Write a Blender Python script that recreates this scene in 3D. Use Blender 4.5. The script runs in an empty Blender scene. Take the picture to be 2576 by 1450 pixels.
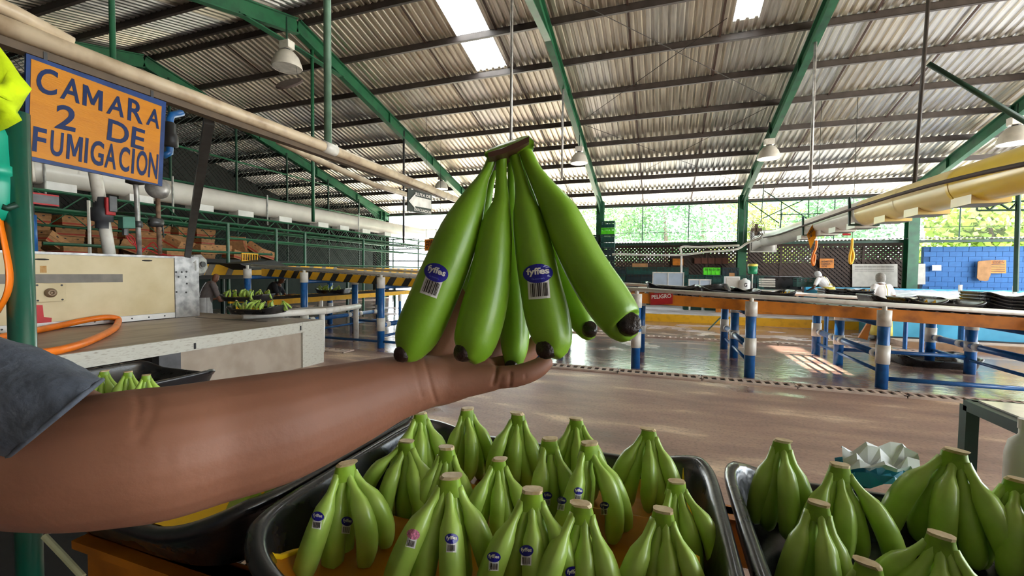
import bpy, bmesh, math, random
import numpy as np
from mathutils import Vector, Matrix, Quaternion
from mathutils.bvhtree import BVHTree
random.seed(7)
C = bpy.context.scene.collection
SC = bpy.context.scene
# ---------------------------------------------------------------- camera
F = 1075.0; YAW, PIT, ROL = [math.radians(a) for a in (19.16, -2.12, .614)]; EYE = 1.55
_f = Vector((-math.sin(YAW)*math.cos(PIT), math.cos(YAW)*math.cos(PIT), math.sin(PIT)))
_r = Vector((math.cos(YAW), math.sin(YAW), 0)); _u = _r.cross(_f)
_r, _u = math.cos(ROL)*_r+math.sin(ROL)*_u, -math.sin(ROL)*_r+math.cos(ROL)*_u
CP = Vector((0, 0, EYE))
cam = bpy.data.cameras.new('camera'); co = bpy.data.objects.new('camera', cam); C.objects.link(co)
cam.sensor_width = 36; cam.lens = F/2576*36; cam.clip_start = .02; cam.clip_end = 300
M = Matrix((_r, _u, -_f)).transposed().to_4x4(); M.translation = CP; co.matrix_world = M
SC.camera = co
# ---------------------------------------------------------------- sky, sun, exposure
SC.view_settings.view_transform = 'Standard'; SC.view_settings.look = 'None'
SC.view_settings.gamma = 1; SC.view_settings.use_curve_mapping = False
SC.view_settings.exposure = 2.3
w = bpy.data.worlds.new('sky'); SC.world = w; w.use_nodes = True
bg = w.node_tree.nodes['Background']; bg.inputs[0].default_value = (.87, .95, 1, 1); bg.inputs[1].default_value = 2.0
sl = bpy.data.lights.new('sun', 'SUN'); so = bpy.data.objects.new('sun', sl); C.objects.link(so)
sl.energy = 7.5; sl.angle = .02; sl.color = (1, .93, .8)
so.rotation_euler = Vector((.10, -.13, -1)).to_track_quat('-Z', 'Y').to_euler()
# ---------------------------------------------------------------- pixel helpers (photo frame 2576x1450)
def ray(x, y): return _f+_r*((x-1288)/F)-_u*((y-725)/F)
def P(x, y, ax, v):
    d = ray(x, y); i = 'xyz'.index(ax); return CP+d*((v-CP[i])/d[i])
def PD(x, y, t): return CP+ray(x, y)*t
def pix(p):
    d = Vector(p)-CP; t = d.dot(_f); return (1288+F*d.dot(_r)/t, 725-F*d.dot(_u)/t)
RS, RY, RZ = .26, 9.0, 8.366
def zr(y): return RZ-RS*abs(y-RY)
def PR(x, y, off=0):
    d = ray(x, y); n = Vector((0, RS, 1)); p0 = Vector((0, RY, RZ-off)); return CP+d*(n.dot(p0-CP)/n.dot(d))
V = Vector
# ---------------------------------------------------------------- materials
def lin(c): return tuple(((v/255)/12.92 if v/255 <= .04045 else ((v/255+.055)/1.055)**2.4) for v in c)
MATS = {}
def mat(name, col, rough=.5, metal=0, var=.12, scale=6, bump=0, bscale=40, coat=0, col2=None, spot=.5, stretch=None, trans=0, rvar=0, sss=0):
    if name in MATS: return MATS[name]
    m = bpy.data.materials.new(name); m.use_nodes = True; N = m.node_tree.nodes; L = m.node_tree.links
    b = N['Principled BSDF']; c = lin(col)
    b.inputs['Roughness'].default_value = rough; b.inputs['Metallic'].default_value = metal
    if coat: b.inputs['Coat Weight'].default_value = coat; b.inputs['Coat Roughness'].default_value = .12
    if trans: b.inputs['Transmission Weight'].default_value = trans
    if sss: b.inputs['Subsurface Weight'].default_value = sss; b.inputs['Subsurface Radius'].default_value = (.01, .004, .002)
    tc = N.new('ShaderNodeTexCoord'); src = tc.outputs['Object']
    if stretch:
        mp = N.new('ShaderNodeMapping'); mp.inputs['Scale'].default_value = stretch; L.new(src, mp.inputs[0]); src = mp.outputs[0]
    nz = N.new('ShaderNodeTexNoise'); nz.inputs['Scale'].default_value = scale; nz.inputs['Detail'].default_value = 6; L.new(src, nz.inputs['Vector'])
    rp = N.new('ShaderNodeValToRGB'); L.new(nz.outputs[0], rp.inputs[0])
    c2 = lin(col2) if col2 else tuple(max(0, v*(1-2*var)) for v in c)
    c1 = c if col2 else tuple(min(1, v*(1+var)) for v in c)
    rp.color_ramp.elements[0].position = spot-.18; rp.color_ramp.elements[1].position = spot+.14
    rp.color_ramp.elements[0].color = (*c2, 1); rp.color_ramp.elements[1].color = (*c1, 1)
    L.new(rp.outputs[0], b.inputs['Base Color'])
    if rvar:
        mr = N.new('ShaderNodeMapRange'); L.new(nz.outputs[0], mr.inputs[0]); mr.inputs[1].default_value = .3; mr.inputs[2].default_value = .7
        mr.inputs[3].default_value = max(0, rough-rvar); mr.inputs[4].default_value = min(1, rough+rvar); L.new(mr.outputs[0], b.inputs['Roughness'])
    if bump:
        n2 = N.new('ShaderNodeTexNoise'); n2.inputs['Scale'].default_value = bscale; n2.inputs['Detail'].default_value = 4; L.new(src, n2.inputs['Vector'])
        bp = N.new('ShaderNodeBump'); bp.inputs['Strength'].default_value = bump; bp.inputs['Distance'].default_value = .01
        L.new(n2.outputs[0], bp.inputs['Height']); L.new(bp.outputs[0], b.inputs['Normal'])
    MATS[name] = m; return m
GREEN = mat('green_paint', (36, 98, 66), .45, var=.25, scale=3, col2=(26, 68, 50), spot=.42)
DGREEN = mat('dark_green_paint', (20, 62, 46), .5, var=.2)
MGREEN = mat('mesh_green', (22, 40, 34), .6)
PURLIN = mat('purlin_brown', (74, 66, 64), .55, scale=4, col2=(56, 48, 46))
RUST = mat('rusty_strap', (66, 46, 38), .7)
PVC = mat('white_pvc', (226, 222, 214), .3, var=.05, scale=9, col2=(188, 178, 162), spot=.34)
OLDPVC = mat('aged_pvc', (214, 194, 164), .4, scale=5, col2=(150, 122, 92), spot=.4)
BLUE = mat('blue_pvc', (28, 100, 168), .32, var=.15, scale=12, col2=(20, 78, 140))
ORANGE = mat('orange_steel', (206, 122, 22), .45, scale=5, col2=(142, 78, 16), spot=.4)
YEL = mat('yellow_paint', (236, 178, 26), .5, col2=(200, 142, 20), spot=.36)
FOAM = mat('yellow_foam', (246, 200, 20), .45, var=.08, scale=5)
LINER = mat('ochre_liner', (206, 140, 22), .4, scale=4, col2=(160, 96, 16), coat=.3)
BLACKP = mat('black_plastic', (26, 27, 31), .3, var=.25, scale=5, bump=.08, bscale=60, coat=.25, rvar=.15)
BLK = mat('black_paint', (38, 36, 36), .5)
CREAM = mat('cream_panel', (214, 196, 156), .42, var=.05, scale=2.5, col2=(198, 178, 134))
GREY = mat('grey_plate', (120, 112, 102), .5)
STEEL = mat('galvanised_steel', (176, 174, 172), .42, metal=.5, var=.2, scale=9)
DSTEEL = mat('dark_steel', (84, 84, 86), .4, metal=.5, scale=8)
CHIP = mat('chipped_paint', (196, 194, 182), .55, scale=16, col2=(132, 116, 96), spot=.33, stretch=(4, 1, 4), bump=.15)
BOARD = mat('stained_board', (178, 164, 148), .4, scale=2.4, col2=(140, 122, 106), stretch=(2.5, .6, 1), spot=.48)
SHEETM = mat('dull_panel', (172, 158, 142), .6, scale=3, col2=(150, 134, 118), bump=.05)
RED = mat('red_paint', (190, 26, 34), .5)
DRED = mat('danger_red', (168, 24, 26), .5)
HOSE = mat('orange_hose', (244, 124, 20), .35, var=.08)
WHITE = mat('white_plain', (232, 230, 226), .45, var=.04)
OFFW = mat('off_white', (206, 200, 190), .55, var=.06)
NAVY = mat('navy_letter', (20, 40, 86), .34, var=.1)
SIGNY = mat('sign_yellow', (198, 126, 0), .36, scale=3, col2=(186, 114, 0), bump=.12, bscale=26, stretch=(1, 1, 5))
SIGNB = mat('sign_blue', (20, 54, 112), .32, var=.2, bump=.15, bscale=30)
BAN = mat('banana_skin', (174, 206, 92), .42, var=.1, scale=14, col2=(150, 186, 66), spot=.45, coat=.3, bump=.05, bscale=26)
BANH = mat('banana_skin_deep', (124, 170, 34), .42, var=.1, scale=16, col2=(110, 156, 26), spot=.45, coat=.15, bump=.07, bscale=70)
TIP = mat('banana_tip', (36, 20, 16), .35, var=.3, scale=60, bump=.3, bscale=200)
CUT = mat('cut_crown', (226, 206, 168), .5, scale=40, col2=(190, 160, 110))
BROWN = mat('cut_edge', (74, 40, 22), .5)
CROWNG = mat('crown_green', (134, 170, 40), .4, scale=30)
SKIN = mat("skin", (136, 90, 68), .62, var=.06, scale=9, col2=(122, 78, 58), bump=.05, bscale=120, sss=.12)
DSKIN = mat('brown_skin', (112, 70, 50), .5)
TEE = mat('grey_jersey', (92, 98, 110), .9, scale=30, col2=(72, 78, 90), stretch=(1, 1, 1), bump=.2, bscale=160)
WTEE = mat('white_jersey', (240, 238, 240), .9, var=.03)
APRON = mat('yellow_apron', (216, 200, 92), .5, var=.1, bump=.2, bscale=8)
NETM = mat('hair_net', (150, 146, 140), .7, scale=40)
NEON = mat('neon_cloth', (206, 232, 0), .9, var=.08, scale=20, bump=.25, bscale=40)
TEAL = mat('teal_plastic', (20, 158, 128), .35, var=.1)
DUCTW = mat('duct_white', (222, 216, 206), .35, var=.05, scale=2, coat=.3)
DUCT_LIT = mat('duct_yellow', (255, 214, 70), .35, var=.04, scale=2, coat=.3)  # yellow glow of light on the near duct, put into the colour
DUCT_HALFLIT = mat('duct_cream', (248, 222, 150), .35, var=.04, scale=2, coat=.3)  # paler step of the same glow, also put into the colour
CARD = mat('cardboard', (176, 130, 86), .8, var=.1, scale=5)
CRATE = mat('crate_green', (24, 74, 66), .4, var=.15)
CRATED = mat('crate_dark', (26, 46, 52), .4)
LIME = mat('lime_plastic', (96, 226, 40), .4)
BLOCK = mat('blue_block', (34, 108, 178), .6, var=.12, scale=3, col2=(28, 92, 156))
LBLUE = mat('tank_blue', (72, 176, 214), .4, scale=2, col2=(54, 150, 192))
LATT = mat('lattice_brown', (74, 58, 50), .7)
LEAF = [mat('leaf_a', (104, 150, 80), .6, var=.2, scale=.6), mat('leaf_b', (156, 184, 74), .6, var=.2, scale=.6), mat('leaf_c', (90, 140, 92), .6, var=.2, scale=.6)]
BARK = mat('bark', (110, 92, 76), .8)
CONC = mat('pale_concrete', (206, 184, 168), .6, scale=6)
LETW = mat('white_letter', (236, 232, 224), .5)
LETK = mat('black_letter', (40, 28, 22), .5)
STKB = mat('sticker_blue', (28, 24, 140), .3, var=.02)
STKP = mat('sticker_pink', (206, 120, 150), .35, var=.3, scale=300)
for _m, _s in ((NAVY, .12), (SIGNB, .2), (SIGNY, .2)): _m.node_tree.nodes['Principled BSDF'].inputs['Specular IOR Level'].default_value = _s
# ---------------------------------------------------------------- mesh builder
WM = {}
class MB:
    def __init__(s): s.v = []; s.f = []; s.m = []
    def add(s, vs, fs, mi=0):
        o = len(s.v); s.v += [tuple(p) for p in vs]; s.f += [tuple(i+o for i in f) for f in fs]; s.m += [mi]*len(fs); return s
    def hexa(s, p, mi=0):   # bottom 4 then top 4
        return s.add(p, [(3, 2, 1, 0), (4, 5, 6, 7), (0, 1, 5, 4), (1, 2, 6, 5), (2, 3, 7, 6), (3, 0, 4, 7)], mi)
    def box(s, c, d, R=None, mi=0):
        q = [V((x*d[0]/2, y*d[1]/2, z*d[2]/2)) for z in (-1, 1) for x, y in ((-1, -1), (1, -1), (1, 1), (-1, 1))]
        if R is not None: q = [R @ p for p in q]
        return s.hexa([p+V(c) for p in q], mi)
    def bb(s, a, b, mi=0):
        a, b = V(a), V(b); return s.box((a+b)/2, [abs(x) for x in (b-a)], None, mi)
    def beam(s, a, b, w, h, up=(0, 0, 1), mi=0):
        a, b = V(a), V(b); d = (b-a).normalized(); u = V(up)
        if abs(d.dot(u)) > .95: u = V((1, 0, 0))
        x = d.cross(u).normalized()*w/2; z = x.cross(d).normalized()*h/2
        return s.hexa([a-x-z, a+x-z, b+x-z, b-x-z, a-x+z, a+x+z, b+x+z, b-x+z], mi)
    def tube(s, pts, r, n=8, cap=True, mi=0, closed=False, flat=None):
        pts = [V(p) for p in pts]; k = len(pts); rs = r if isinstance(r, (list, tuple)) else [r]*k
        o = len(s.v); ref = None; rings = []
        for i, p in enumerate(pts):
            if closed: t = pts[(i+1) % k]-pts[i-1]
            else: t = pts[min(i+1, k-1)]-pts[max(i-1, 0)]
            t = t.normalized() if t.length > 1e-9 else V((0, 0, 1))
            if ref is None:
                ref = t.orthogonal().normalized() if flat is None else V(flat)
            ref = (ref-t*ref.dot(t)).normalized(); b = t.cross(ref)
            ri = rs[i]; ra, rb = (ri if isinstance(ri, (tuple, list)) else (ri, ri))
            rings.append([p+ref*math.cos(2*math.pi*j/n)*ra+b*math.sin(2*math.pi*j/n)*rb for j in range(n)])
        vs = [q for R_ in rings for q in R_]; fs = []
        for i in range(k if closed else k-1):
            for j in range(n):
                a = i*n+j; b2 = i*n+(j+1) % n; i2 = (i+1) % k
                fs.append((a, b2, i2*n+(j+1) % n, i2*n+j))
        if cap and not closed:
            fs.append(tuple(range(n-1, -1, -1))); fs.append(tuple((k-1)*n+j for j in range(n)))
        return s.add(vs, fs, mi)
    def cyl(s, a, b, r, n=12, mi=0): return s.tube([a, b], r, n, True, mi)
    def lathe(s, prof, c, n=20, mi=0, axis=None):
        q = V((0, 0, 1)).rotation_difference(V(axis)) if axis is not None else None
        vs = []
        for r, z in prof:
            for j in range(n):
                p = V((r*math.cos(2*math.pi*j/n), r*math.sin(2*math.pi*j/n), z))
                vs.append((q @ p if q else p)+V(c))
        fs = [(i*n+j, i*n+(j+1) % n, (i+1)*n+(j+1) % n, (i+1)*n+j) for i in range(len(prof)-1) for j in range(n)]
        return s.add(vs, fs, mi)
    def ext(s, poly, d, mi=0):   # planar polygon extruded by vector d
        poly = [V(p) for p in poly]; d = V(d); n = len(poly)
        return s.add(poly+[p+d for p in poly], [tuple(range(n-1, -1, -1)), tuple(range(n, 2*n))]+[(i, (i+1) % n, n+(i+1) % n, n+i) for i in range(n)], mi)
    def grid(s, rows, mi=0):
        n = len(rows[0]); vs = [p for r in rows for p in r]
        return s.add(vs, [(i*n+j, i*n+j+1, (i+1)*n+j+1, (i+1)*n+j) for i in range(len(rows)-1) for j in range(n-1)], mi)
    def mesh(s, name, mats, smooth=False):
        me = bpy.data.meshes.new(name); me.from_pydata(s.v, [], s.f)
        for m in (mats if isinstance(mats, (list, tuple)) else [mats]): me.materials.append(m)
        me.polygons.foreach_set('material_index', s.m)
        if smooth: me.polygons.foreach_set('use_smooth', [True]*len(s.f))
        me.update(); return me
    def build(s, name, mats, parent=None, smooth=False, **kw): return inst(name, s.mesh(name, mats, smooth), None, parent, **kw)
def inst(name, me, mw=None, parent=None, kind=None, label=None, bev=0):
    o = bpy.data.objects.new(name, me); C.objects.link(o)
    if mw is None: mw = Matrix()
    elif not isinstance(mw, Matrix): mw = Matrix.Translation(V(mw))
    WM[o] = mw
    if parent is not None:
        o.parent = parent; o.matrix_parent_inverse = WM[parent].inverted()
    o.matrix_basis = mw
    if kind: o['kind'] = kind
    if label: o['label'] = label
    if bev:
        b = o.modifiers.new('bevel', 'BEVEL'); b.width = bev; b.segments = 2; b.limit_method = 'ANGLE'
    return o
def thing(name, label, cat, loc=(0, 0, 0), group=None):
    o = bpy.data.objects.new(name, None); C.objects.link(o); o.location = loc; WM[o] = Matrix.Translation(V(loc))
    o.empty_display_size = .05; tag(o, label, cat, group); return o
def tag(o, label, cat, group=None):
    o['label'] = label; o['category'] = cat
    if group: o['group'] = group
    return o
def dup(root, mw, label=None, group=None):
    if not isinstance(mw, Matrix): mw = Matrix.Translation(V(mw))
    def rec(o, par):
        c = o.copy(); C.objects.link(c)
        if par is None: c.matrix_basis = mw; WM[c] = mw
        else: c.parent = par; WM[c] = WM[par] @ o.matrix_parent_inverse @ o.matrix_basis
        for ch in KIDS(o): rec(ch, c)
        return c
    r = rec(root, None)
    if label: r['label'] = label
    if group: r['group'] = group
    return r
def KIDS(o): return list(o.children)
def struct(name, mb, mats, parent=None, smooth=False):
    o = mb.build(name, mats, parent, smooth)
    if parent is None: o['kind'] = 'structure'
    return o
_tcache = {}
def textmesh(body, bold=.02, ext=0):
    key = (body, bold, ext)
    if key in _tcache: return _tcache[key]
    cu = bpy.data.curves.new('lettering', 'FONT'); cu.body = body; cu.offset = bold; cu.extrude = ext; cu.resolution_u = 4; cu.fill_mode = 'FRONT' if ext == 0 else 'BOTH'
    cu.space_line = .9
    o = bpy.data.objects.new('tmp', cu); C.objects.link(o); dg = bpy.context.evaluated_depsgraph_get(); dg.update()
    me = bpy.data.meshes.new_from_object(o.evaluated_get(dg)); bpy.data.objects.remove(o)
    vs = np.array([v.co[:] for v in me.vertices]); fs = [tuple(p.vertices) for p in me.polygons]; bpy.data.meshes.remove(me)
    mn, mx = vs.min(0), vs.max(0); vs[:, :2] = (vs[:, :2]-mn[:2])/(mx[:2]-mn[:2])
    _tcache[key] = (vs, fs); return vs, fs
def text(body, o, ux, uy, mats, parent, name='lettering', lift=.004, bold=.02):
    # fills the parallelogram o, o+ux, o+uy with the words
    vs, fs = textmesh(body, bold); o, ux, uy = V(o), V(ux), V(uy); n = ux.cross(uy).normalized()*lift
    return MB().add([o+n+ux*p[0]+uy*p[1] for p in vs], fs).build(name, mats, parent)
def crom(pts, k):
    pts = [np.array(p, float) for p in pts]; n = len(pts); out = []
    for t in np.linspace(0, n-1-1e-6, k):
        i = int(t); u = t-i; p0 = pts[max(i-1, 0)]; p1 = pts[i]; p2 = pts[min(i+1, n-1)]; p3 = pts[min(i+2, n-1)]
        out.append(.5*((2*p1)+(p2-p0)*u+(2*p0-5*p1+4*p2-p3)*u*u+(3*p1-p0-3*p2+p3)*u**3))
    return out
# ================================================================ setting
def floor_mat():
    m = bpy.data.materials.new('wet_concrete'); m.use_nodes = True; N = m.node_tree.nodes; L = m.node_tree.links; b = N['Principled BSDF']
    tc = N.new('ShaderNodeTexCoord'); O = tc.outputs['Object']
    def noise(s, st, det=6):
        mp = N.new('ShaderNodeMapping'); mp.inputs['Scale'].default_value = st; L.new(O, mp.inputs[0])
        n = N.new('ShaderNodeTexNoise'); n.inputs['Scale'].default_value = s; n.inputs['Detail'].default_value = det; L.new(mp.outputs[0], n.inputs['Vector']); return n.outputs[0]
    def ramp(src, stops):
        r = N.new('ShaderNodeValToRGB'); L.new(src, r.inputs[0]); e = r.color_ramp.elements
        while len(e) < len(stops): e.new(.5)
        for i, (p, c) in enumerate(stops): e[i].position = p; e[i].color = (*c, 1)
        return r.outputs[0]
    def math_(op, a, bb):
        n = N.new('ShaderNodeMath'); n.operation = op
        for i, q in enumerate((a, bb)):
            if isinstance(q, (int, float)): n.inputs[i].default_value = q
            else: L.new(q, n.inputs[i])
        return n.outputs[0]
    base = ramp(noise(1.5, (.45, 1.4, 1), 9), [(.3, lin((122, 90, 76))), (.46, lin((154, 118, 100))), (.58, lin((172, 138, 116))), (.67, lin((230, 202, 170)))])
    fine = ramp(noise(34, (1, 1, 1), 10), [(.32, (.6, .58, .56)), (.48, (.98, .98, .98)), (.7, (1.12, 1.12, 1.12))])
    mx = N.new('ShaderNodeMixRGB'); mx.blend_type = 'MULTIPLY'; mx.inputs[0].default_value = .8; L.new(base, mx.inputs[1]); L.new(fine, mx.inputs[2])
    sp = N.new('ShaderNodeSeparateXYZ'); L.new(O, sp.inputs[0])
    # the washed strip beyond the drain channel is wet, the near strip only in patches
    mr = N.new('ShaderNodeMapRange'); L.new(sp.outputs[1], mr.inputs[0]); mr.inputs[1].default_value = 6.6; mr.inputs[2].default_value = 7.1; mr.inputs[3].default_value = -.09; mr.inputs[4].default_value = .2
    mr2 = N.new('ShaderNodeMapRange'); L.new(sp.outputs[1], mr2.inputs[0]); mr2.inputs[1].default_value = 10.2; mr2.inputs[2].default_value = 12.0; mr2.inputs[3].default_value = 0; mr2.inputs[4].default_value = -.1
    wn = noise(.8, (.8, 1.1, 1), 5)
    wet = math_('ADD', math_('ADD', wn, mr.outputs[0]), mr2.outputs[0])
    wm = ramp(wet, [(.50, (0, 0, 0)), (.58, (1, 1, 1))])
    dk = N.new('ShaderNodeMixRGB'); dk.blend_type = 'MIX'; L.new(wm, dk.inputs[0]); L.new(mx.outputs[0], dk.inputs[1])
    d2 = N.new('ShaderNodeMixRGB'); d2.blend_type = 'MULTIPLY'; d2.inputs[0].default_value = 1; L.new(mx.outputs[0], d2.inputs[1]); d2.inputs[2].default_value = (.84, .9, 1.0, 1)  # wet concrete slightly darker; bluish sky reflection put into its colour
    L.new(d2.outputs[0], dk.inputs[2]); L.new(dk.outputs[0], b.inputs['Base Color'])
    rr = N.new('ShaderNodeMapRange'); L.new(wm, rr.inputs[0]); rr.inputs[3].default_value = .5; rr.inputs[4].default_value = .15; b.inputs['IOR'].default_value = 2.1; L.new(rr.outputs[0], b.inputs['Roughness'])
    bp = N.new('ShaderNodeBump'); bp.inputs['Distance'].default_value = .012; bp.inputs['Strength'].default_value = .35; L.new(noise(9, (1, 1, 1)), bp.inputs['Height']); L.new(bp.outputs[0], b.inputs['Normal'])
    return m
floor = struct('floor', MB().bb((-24, -6, -.2), (20, 23, 0)), floor_mat())
ground = struct('ground', MB().bb((-70, -60, -.4), (70, 90, -.21)), mat('pale_ground', (226, 222, 206), .8, scale=.5))
def roof_mat(name, c, c2, r):
    m = mat(name, c, r, metal=.8, scale=3, col2=c2, spot=.45, stretch=(6, .35, 1), rvar=.1); return m
ROOFM = [roof_mat('roof_zinc', (220, 216, 206), (180, 174, 164), .38), roof_mat('roof_zinc_warm', (218, 210, 194), (182, 172, 156), .42), roof_mat('roof_zinc_grey', (206, 206, 204), (166, 164, 162), .36)]
sky_m = bpy.data.materials.new('translucent_sheet'); sky_m.use_nodes = True
_N = sky_m.node_tree.nodes; _L = sky_m.node_tree.links; _N.remove(_N['Principled BSDF'])
_t = _N.new('ShaderNodeBsdfTranslucent'); _t.inputs[0].default_value = (.95, .95, .92, 1); _p = _N.new('ShaderNodeBsdfTransparent'); _x = _N.new('ShaderNodeMixShader'); _x.inputs[0].default_value = .55
_L.new(_t.outputs[0], _x.inputs[1]); _L.new(_p.outputs[0], _x.inputs[2]); _L.new(_x.outputs[0], _N['Material Output'].inputs[0])
def sheet(y0, y1, wd=.98, lap=.03, pitch=.196):
    xs = []; k = int(round((wd)/pitch))
    for i in range(k):
        x = i*pitch; xs += [(x, 0), (x+.09, 0), (x+.115, .046), (x+.17, .046)]
    xs += [(k*pitch, 0), (k*pitch+lap, .002)]
    mb = MB(); mb.grid([[V((x, y, zr(y)+z)) for x, z in xs] for y in (y0, y1)]); return mb
roof = bpy.data.objects.new('ceiling', None); C.objects.link(roof); roof['kind'] = 'structure'; WM[roof] = Matrix()
X0 = -5.38
rows = [(8.9, 12.10), (12.0, 17.75), (17.66, 22.3), (9.1, 3.3), (3.4, -4.5)]
smesh = [[sheet(*r).mesh('roof_sheet', m) for m in ROOFM] for r in rows]
for k in range(-16, 21):
    for ri, r in enumerate(rows):
        x = X0+.98*k
        if ri == 0 and k in (0, 7):
            if k == 0: inst('skylight_sheet', sheet(*r).mesh('skylight_sheet', sky_m), (x, 0, 0), roof, label='bright translucent skylight sheet')
            else:
                inst('skylight_sheet', sheet(r[0], 11.75, .59).mesh('skylight_sheet', sky_m), (x, 0, 0), roof, label='bright translucent skylight sheet, the narrower one')
                inst('roof_sheet', sheet(*r, wd=.39).mesh('roof_sheet', ROOFM[0]), (x+.588, 0, 0), roof)
                inst('roof_sheet', sheet(11.7, r[1], wd=.59).mesh('roof_sheet', ROOFM[0]), (x, 0, 0), roof)
            continue
        inst('roof_sheet', smesh[ri][random.choice((0, 0, 1, 2) if ri else (0, 1, 1, 1))], (x, 0, random.uniform(-.004, .004)), roof)
PY = [21.93-1.41*k for k in range(10)]
PYB = [9.24-.5-1.41*k for k in range(9)]
pm = MB()
pm.bb((-21, -.03, -.19), (15, .03, -.02)); pm.bb((-21, -.03, -.19), (15, .045, -.175)); pm.bb((-21, -.03, -.035), (15, .045, -.02))
pme = pm.mesh('purlin', PURLIN)
for y in PY+PYB: inst('purlin', pme, (0, y, zr(y)), roof)
# rusty sag straps between the purlins
FX = [-21.4, -15.3, -9.2, -2.8, 3.3, 9.2, 15.2]
for x in (-12.3, -6.3, -4.2, -.88, 1.26, 4.47, 6.4, 11.5, -18):
    mb = MB(); ya, yb = 9.3, 21.9
    mb.beam((x, ya, zr(ya)-.07), (x, yb, zr(yb)-.07), .05, .012); mb.build('sag_strap', RUST, roof)
def cable(a, b, r=.008, m=BLK, name='bracing_cable'): return MB().tube([a, b], r, 5).build(name, m, roof)
for a, b in (((1443, 0), (1927, 243)), ((1830, 45), (1470, 300)), ((1472, 315), (1850, 455)), ((1930, 270), (1600, 440)), ((160, 0), (310, 110)), ((1015, 318), (900, 285)), ((1100, 340), (960, 480))):
    cable(PR(*a, .25), PR(*b, .25))
# steel portal frames
def ibeam(mb, a, b, h, w, t=.02):
    a, b = V(a), V(b); d = (b-a).normalized(); x = d.cross(V((0, 0, 1))).normalized(); n = x.cross(d).normalized()
    if abs(d.z) > .9: x = V((1, 0, 0)); n = V((0, 1, 0))
    mb.beam(a, b, t, h, n); 
    for s in (-1, 1): mb.beam(a+n*s*h/2, b+n*s*h/2, w, t*1.3, n)
names = {-15.3: 'green steel roof frame carrying the chain-link screen', -9.2: 'green steel roof frame over the hazard-striped conveyor', -2.8: 'green steel roof frame straight above the held bananas',
         3.3: 'green steel roof frame ending beside the stacked crates', 9.2: 'green steel roof frame whose column stands between whiteboards', -21.4: 'dark outermost roof frame beyond the chain-link screen', 15.2: 'outermost roof frame past the blue wall'}
for x in FX:
    t = thing('steel_frame', names[x], 'roof frame', (x, 20.9, 0)); t['kind'] = 'structure'
    rf = MB(); h = .36
    for ya, yb in ((9, 21.6), (9, -4.5)):
        ibeam(rf, (x, ya, zr(ya)-.22-h/2), (x, yb, zr(yb)-.22-h/2), h, .17)
    rf.build('rafter', GREEN, t)
    kn = MB()
    kn.ext([(x-.012, 7.3, zr(7.3)-.5), (x-.012, 10.7, zr(10.7)-.5), (x-.012, 9, RZ-.95)], (.024, 0, 0)); kn.beam((x, 7.3, zr(7.3)-.56), (x, 9, RZ-.97), .17, .03); kn.beam((x, 10.7, zr(10.7)-.56), (x, 9, RZ-.97), .17, .03)
    for y in (13, 16, 18.8): kn.box((x, y, zr(y)-.22-h/2), (.16, .02, h))
    kn.ext([(x-.012, 19.3, zr(19.3)-.55), (x-.012, 20.8, zr(20.8)-.4), (x-.012, 20.8, zr(20.8)-1.0)], (.024, 0, 0))
    kn.build('gusset', GREEN, t)
    cb = MB(); ibeam(cb, (x, 20.9, 0), (x, 20.9, zr(20.9)-.3), .34, .34, .03); cb.build('column', GREEN, t)
    if x in (-15.3, -9.2):
        MB().box((x, 20.9, .02), (.5, .5, .04)).build('base_plate', GREEN, t)
# ---------------- back wall: lattice hall front, solid block part, low lean-to roof
YB = 21.8
wb = bpy.data.objects.new('wall_back', None); C.objects.link(wb); wb['kind'] = 'structure'; WM[wb] = Matrix()
LZ = 3.05
def strips(x0, x1, z0, z1, y, pitch, wd, th, mb):
    for sg in (1, -1):
        c = -((x1-x0)+(z1-z0))
        while c < (x1-x0)+(z1-z0):
            pts = []
            # line: (x-x0)*sg ... z-z0 = sg*(x-x0) + c
            ta, tb = None, None; ins = []
            for X in (0, x1-x0):
                z = sg*X+c
                if 0 <= z <= z1-z0: ins.append((X, z))
            for Z in (0, z1-z0):
                X = (Z-c)/sg
                if 0 < X < x1-x0: ins.append((X, Z))
            if len(ins) >= 2:
                a, b = ins[0], max(ins, key=lambda q: (q[0]-ins[0][0])**2+(q[1]-ins[0][1])**2)
                if (a[0]-b[0])**2+(a[1]-b[1])**2 > .004:
                    mb.beam((x0+a[0], y+sg*th/2, z0+a[1]), (x0+b[0], y+sg*th/2, z0+b[1]), wd, th, (0, 1, 0))
            c += pitch
    return mb
x = -2.5
while x < 9.6:
    x1 = min(x+1.5, 9.6)
    strips(x, x1, 1.0, 2.82, YB, .17, .075, .02, MB()).build('lattice_panel', LATT, wb, kind='stuff')
    MB().bb((x-.05, YB-.05, 0), (x+.05, YB+.05, LZ)).build('lattice_post', LATT, wb); x += 1.5
MB().bb((-2.6, YB-.06, 2.8), (9.7, YB+.06, 3.05)).build('top_board', LATT, wb)
MB().bb((-2.6, YB-.04, 0), (9.7, YB+.04, 1.0)).build('kick_board', LATT, wb)
for a, b, z0, z1 in ((-2.5, -1.2, 1.0, 1.7), (.4, 2.9, 1.0, 2.5), (3.7, 4.3, 1, 2.8), (6.2, 7.7, 1, 2.75), (7.7, 9.6, 1, 2.25), (-1.0, 0.3, 1.0, 1.9)):
    MB().bb((a, YB+.06, z0), (b, YB+.1, z1)).build('backing_board', LATT if a != 6.2 else mat('navy_door', (30, 34, 56), .5), wb)
back = MB().bb((-2.5, 25.5, 0), (13, 25.6, 2.2)); back.build('rear_wall', LATT, wb)
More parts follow.
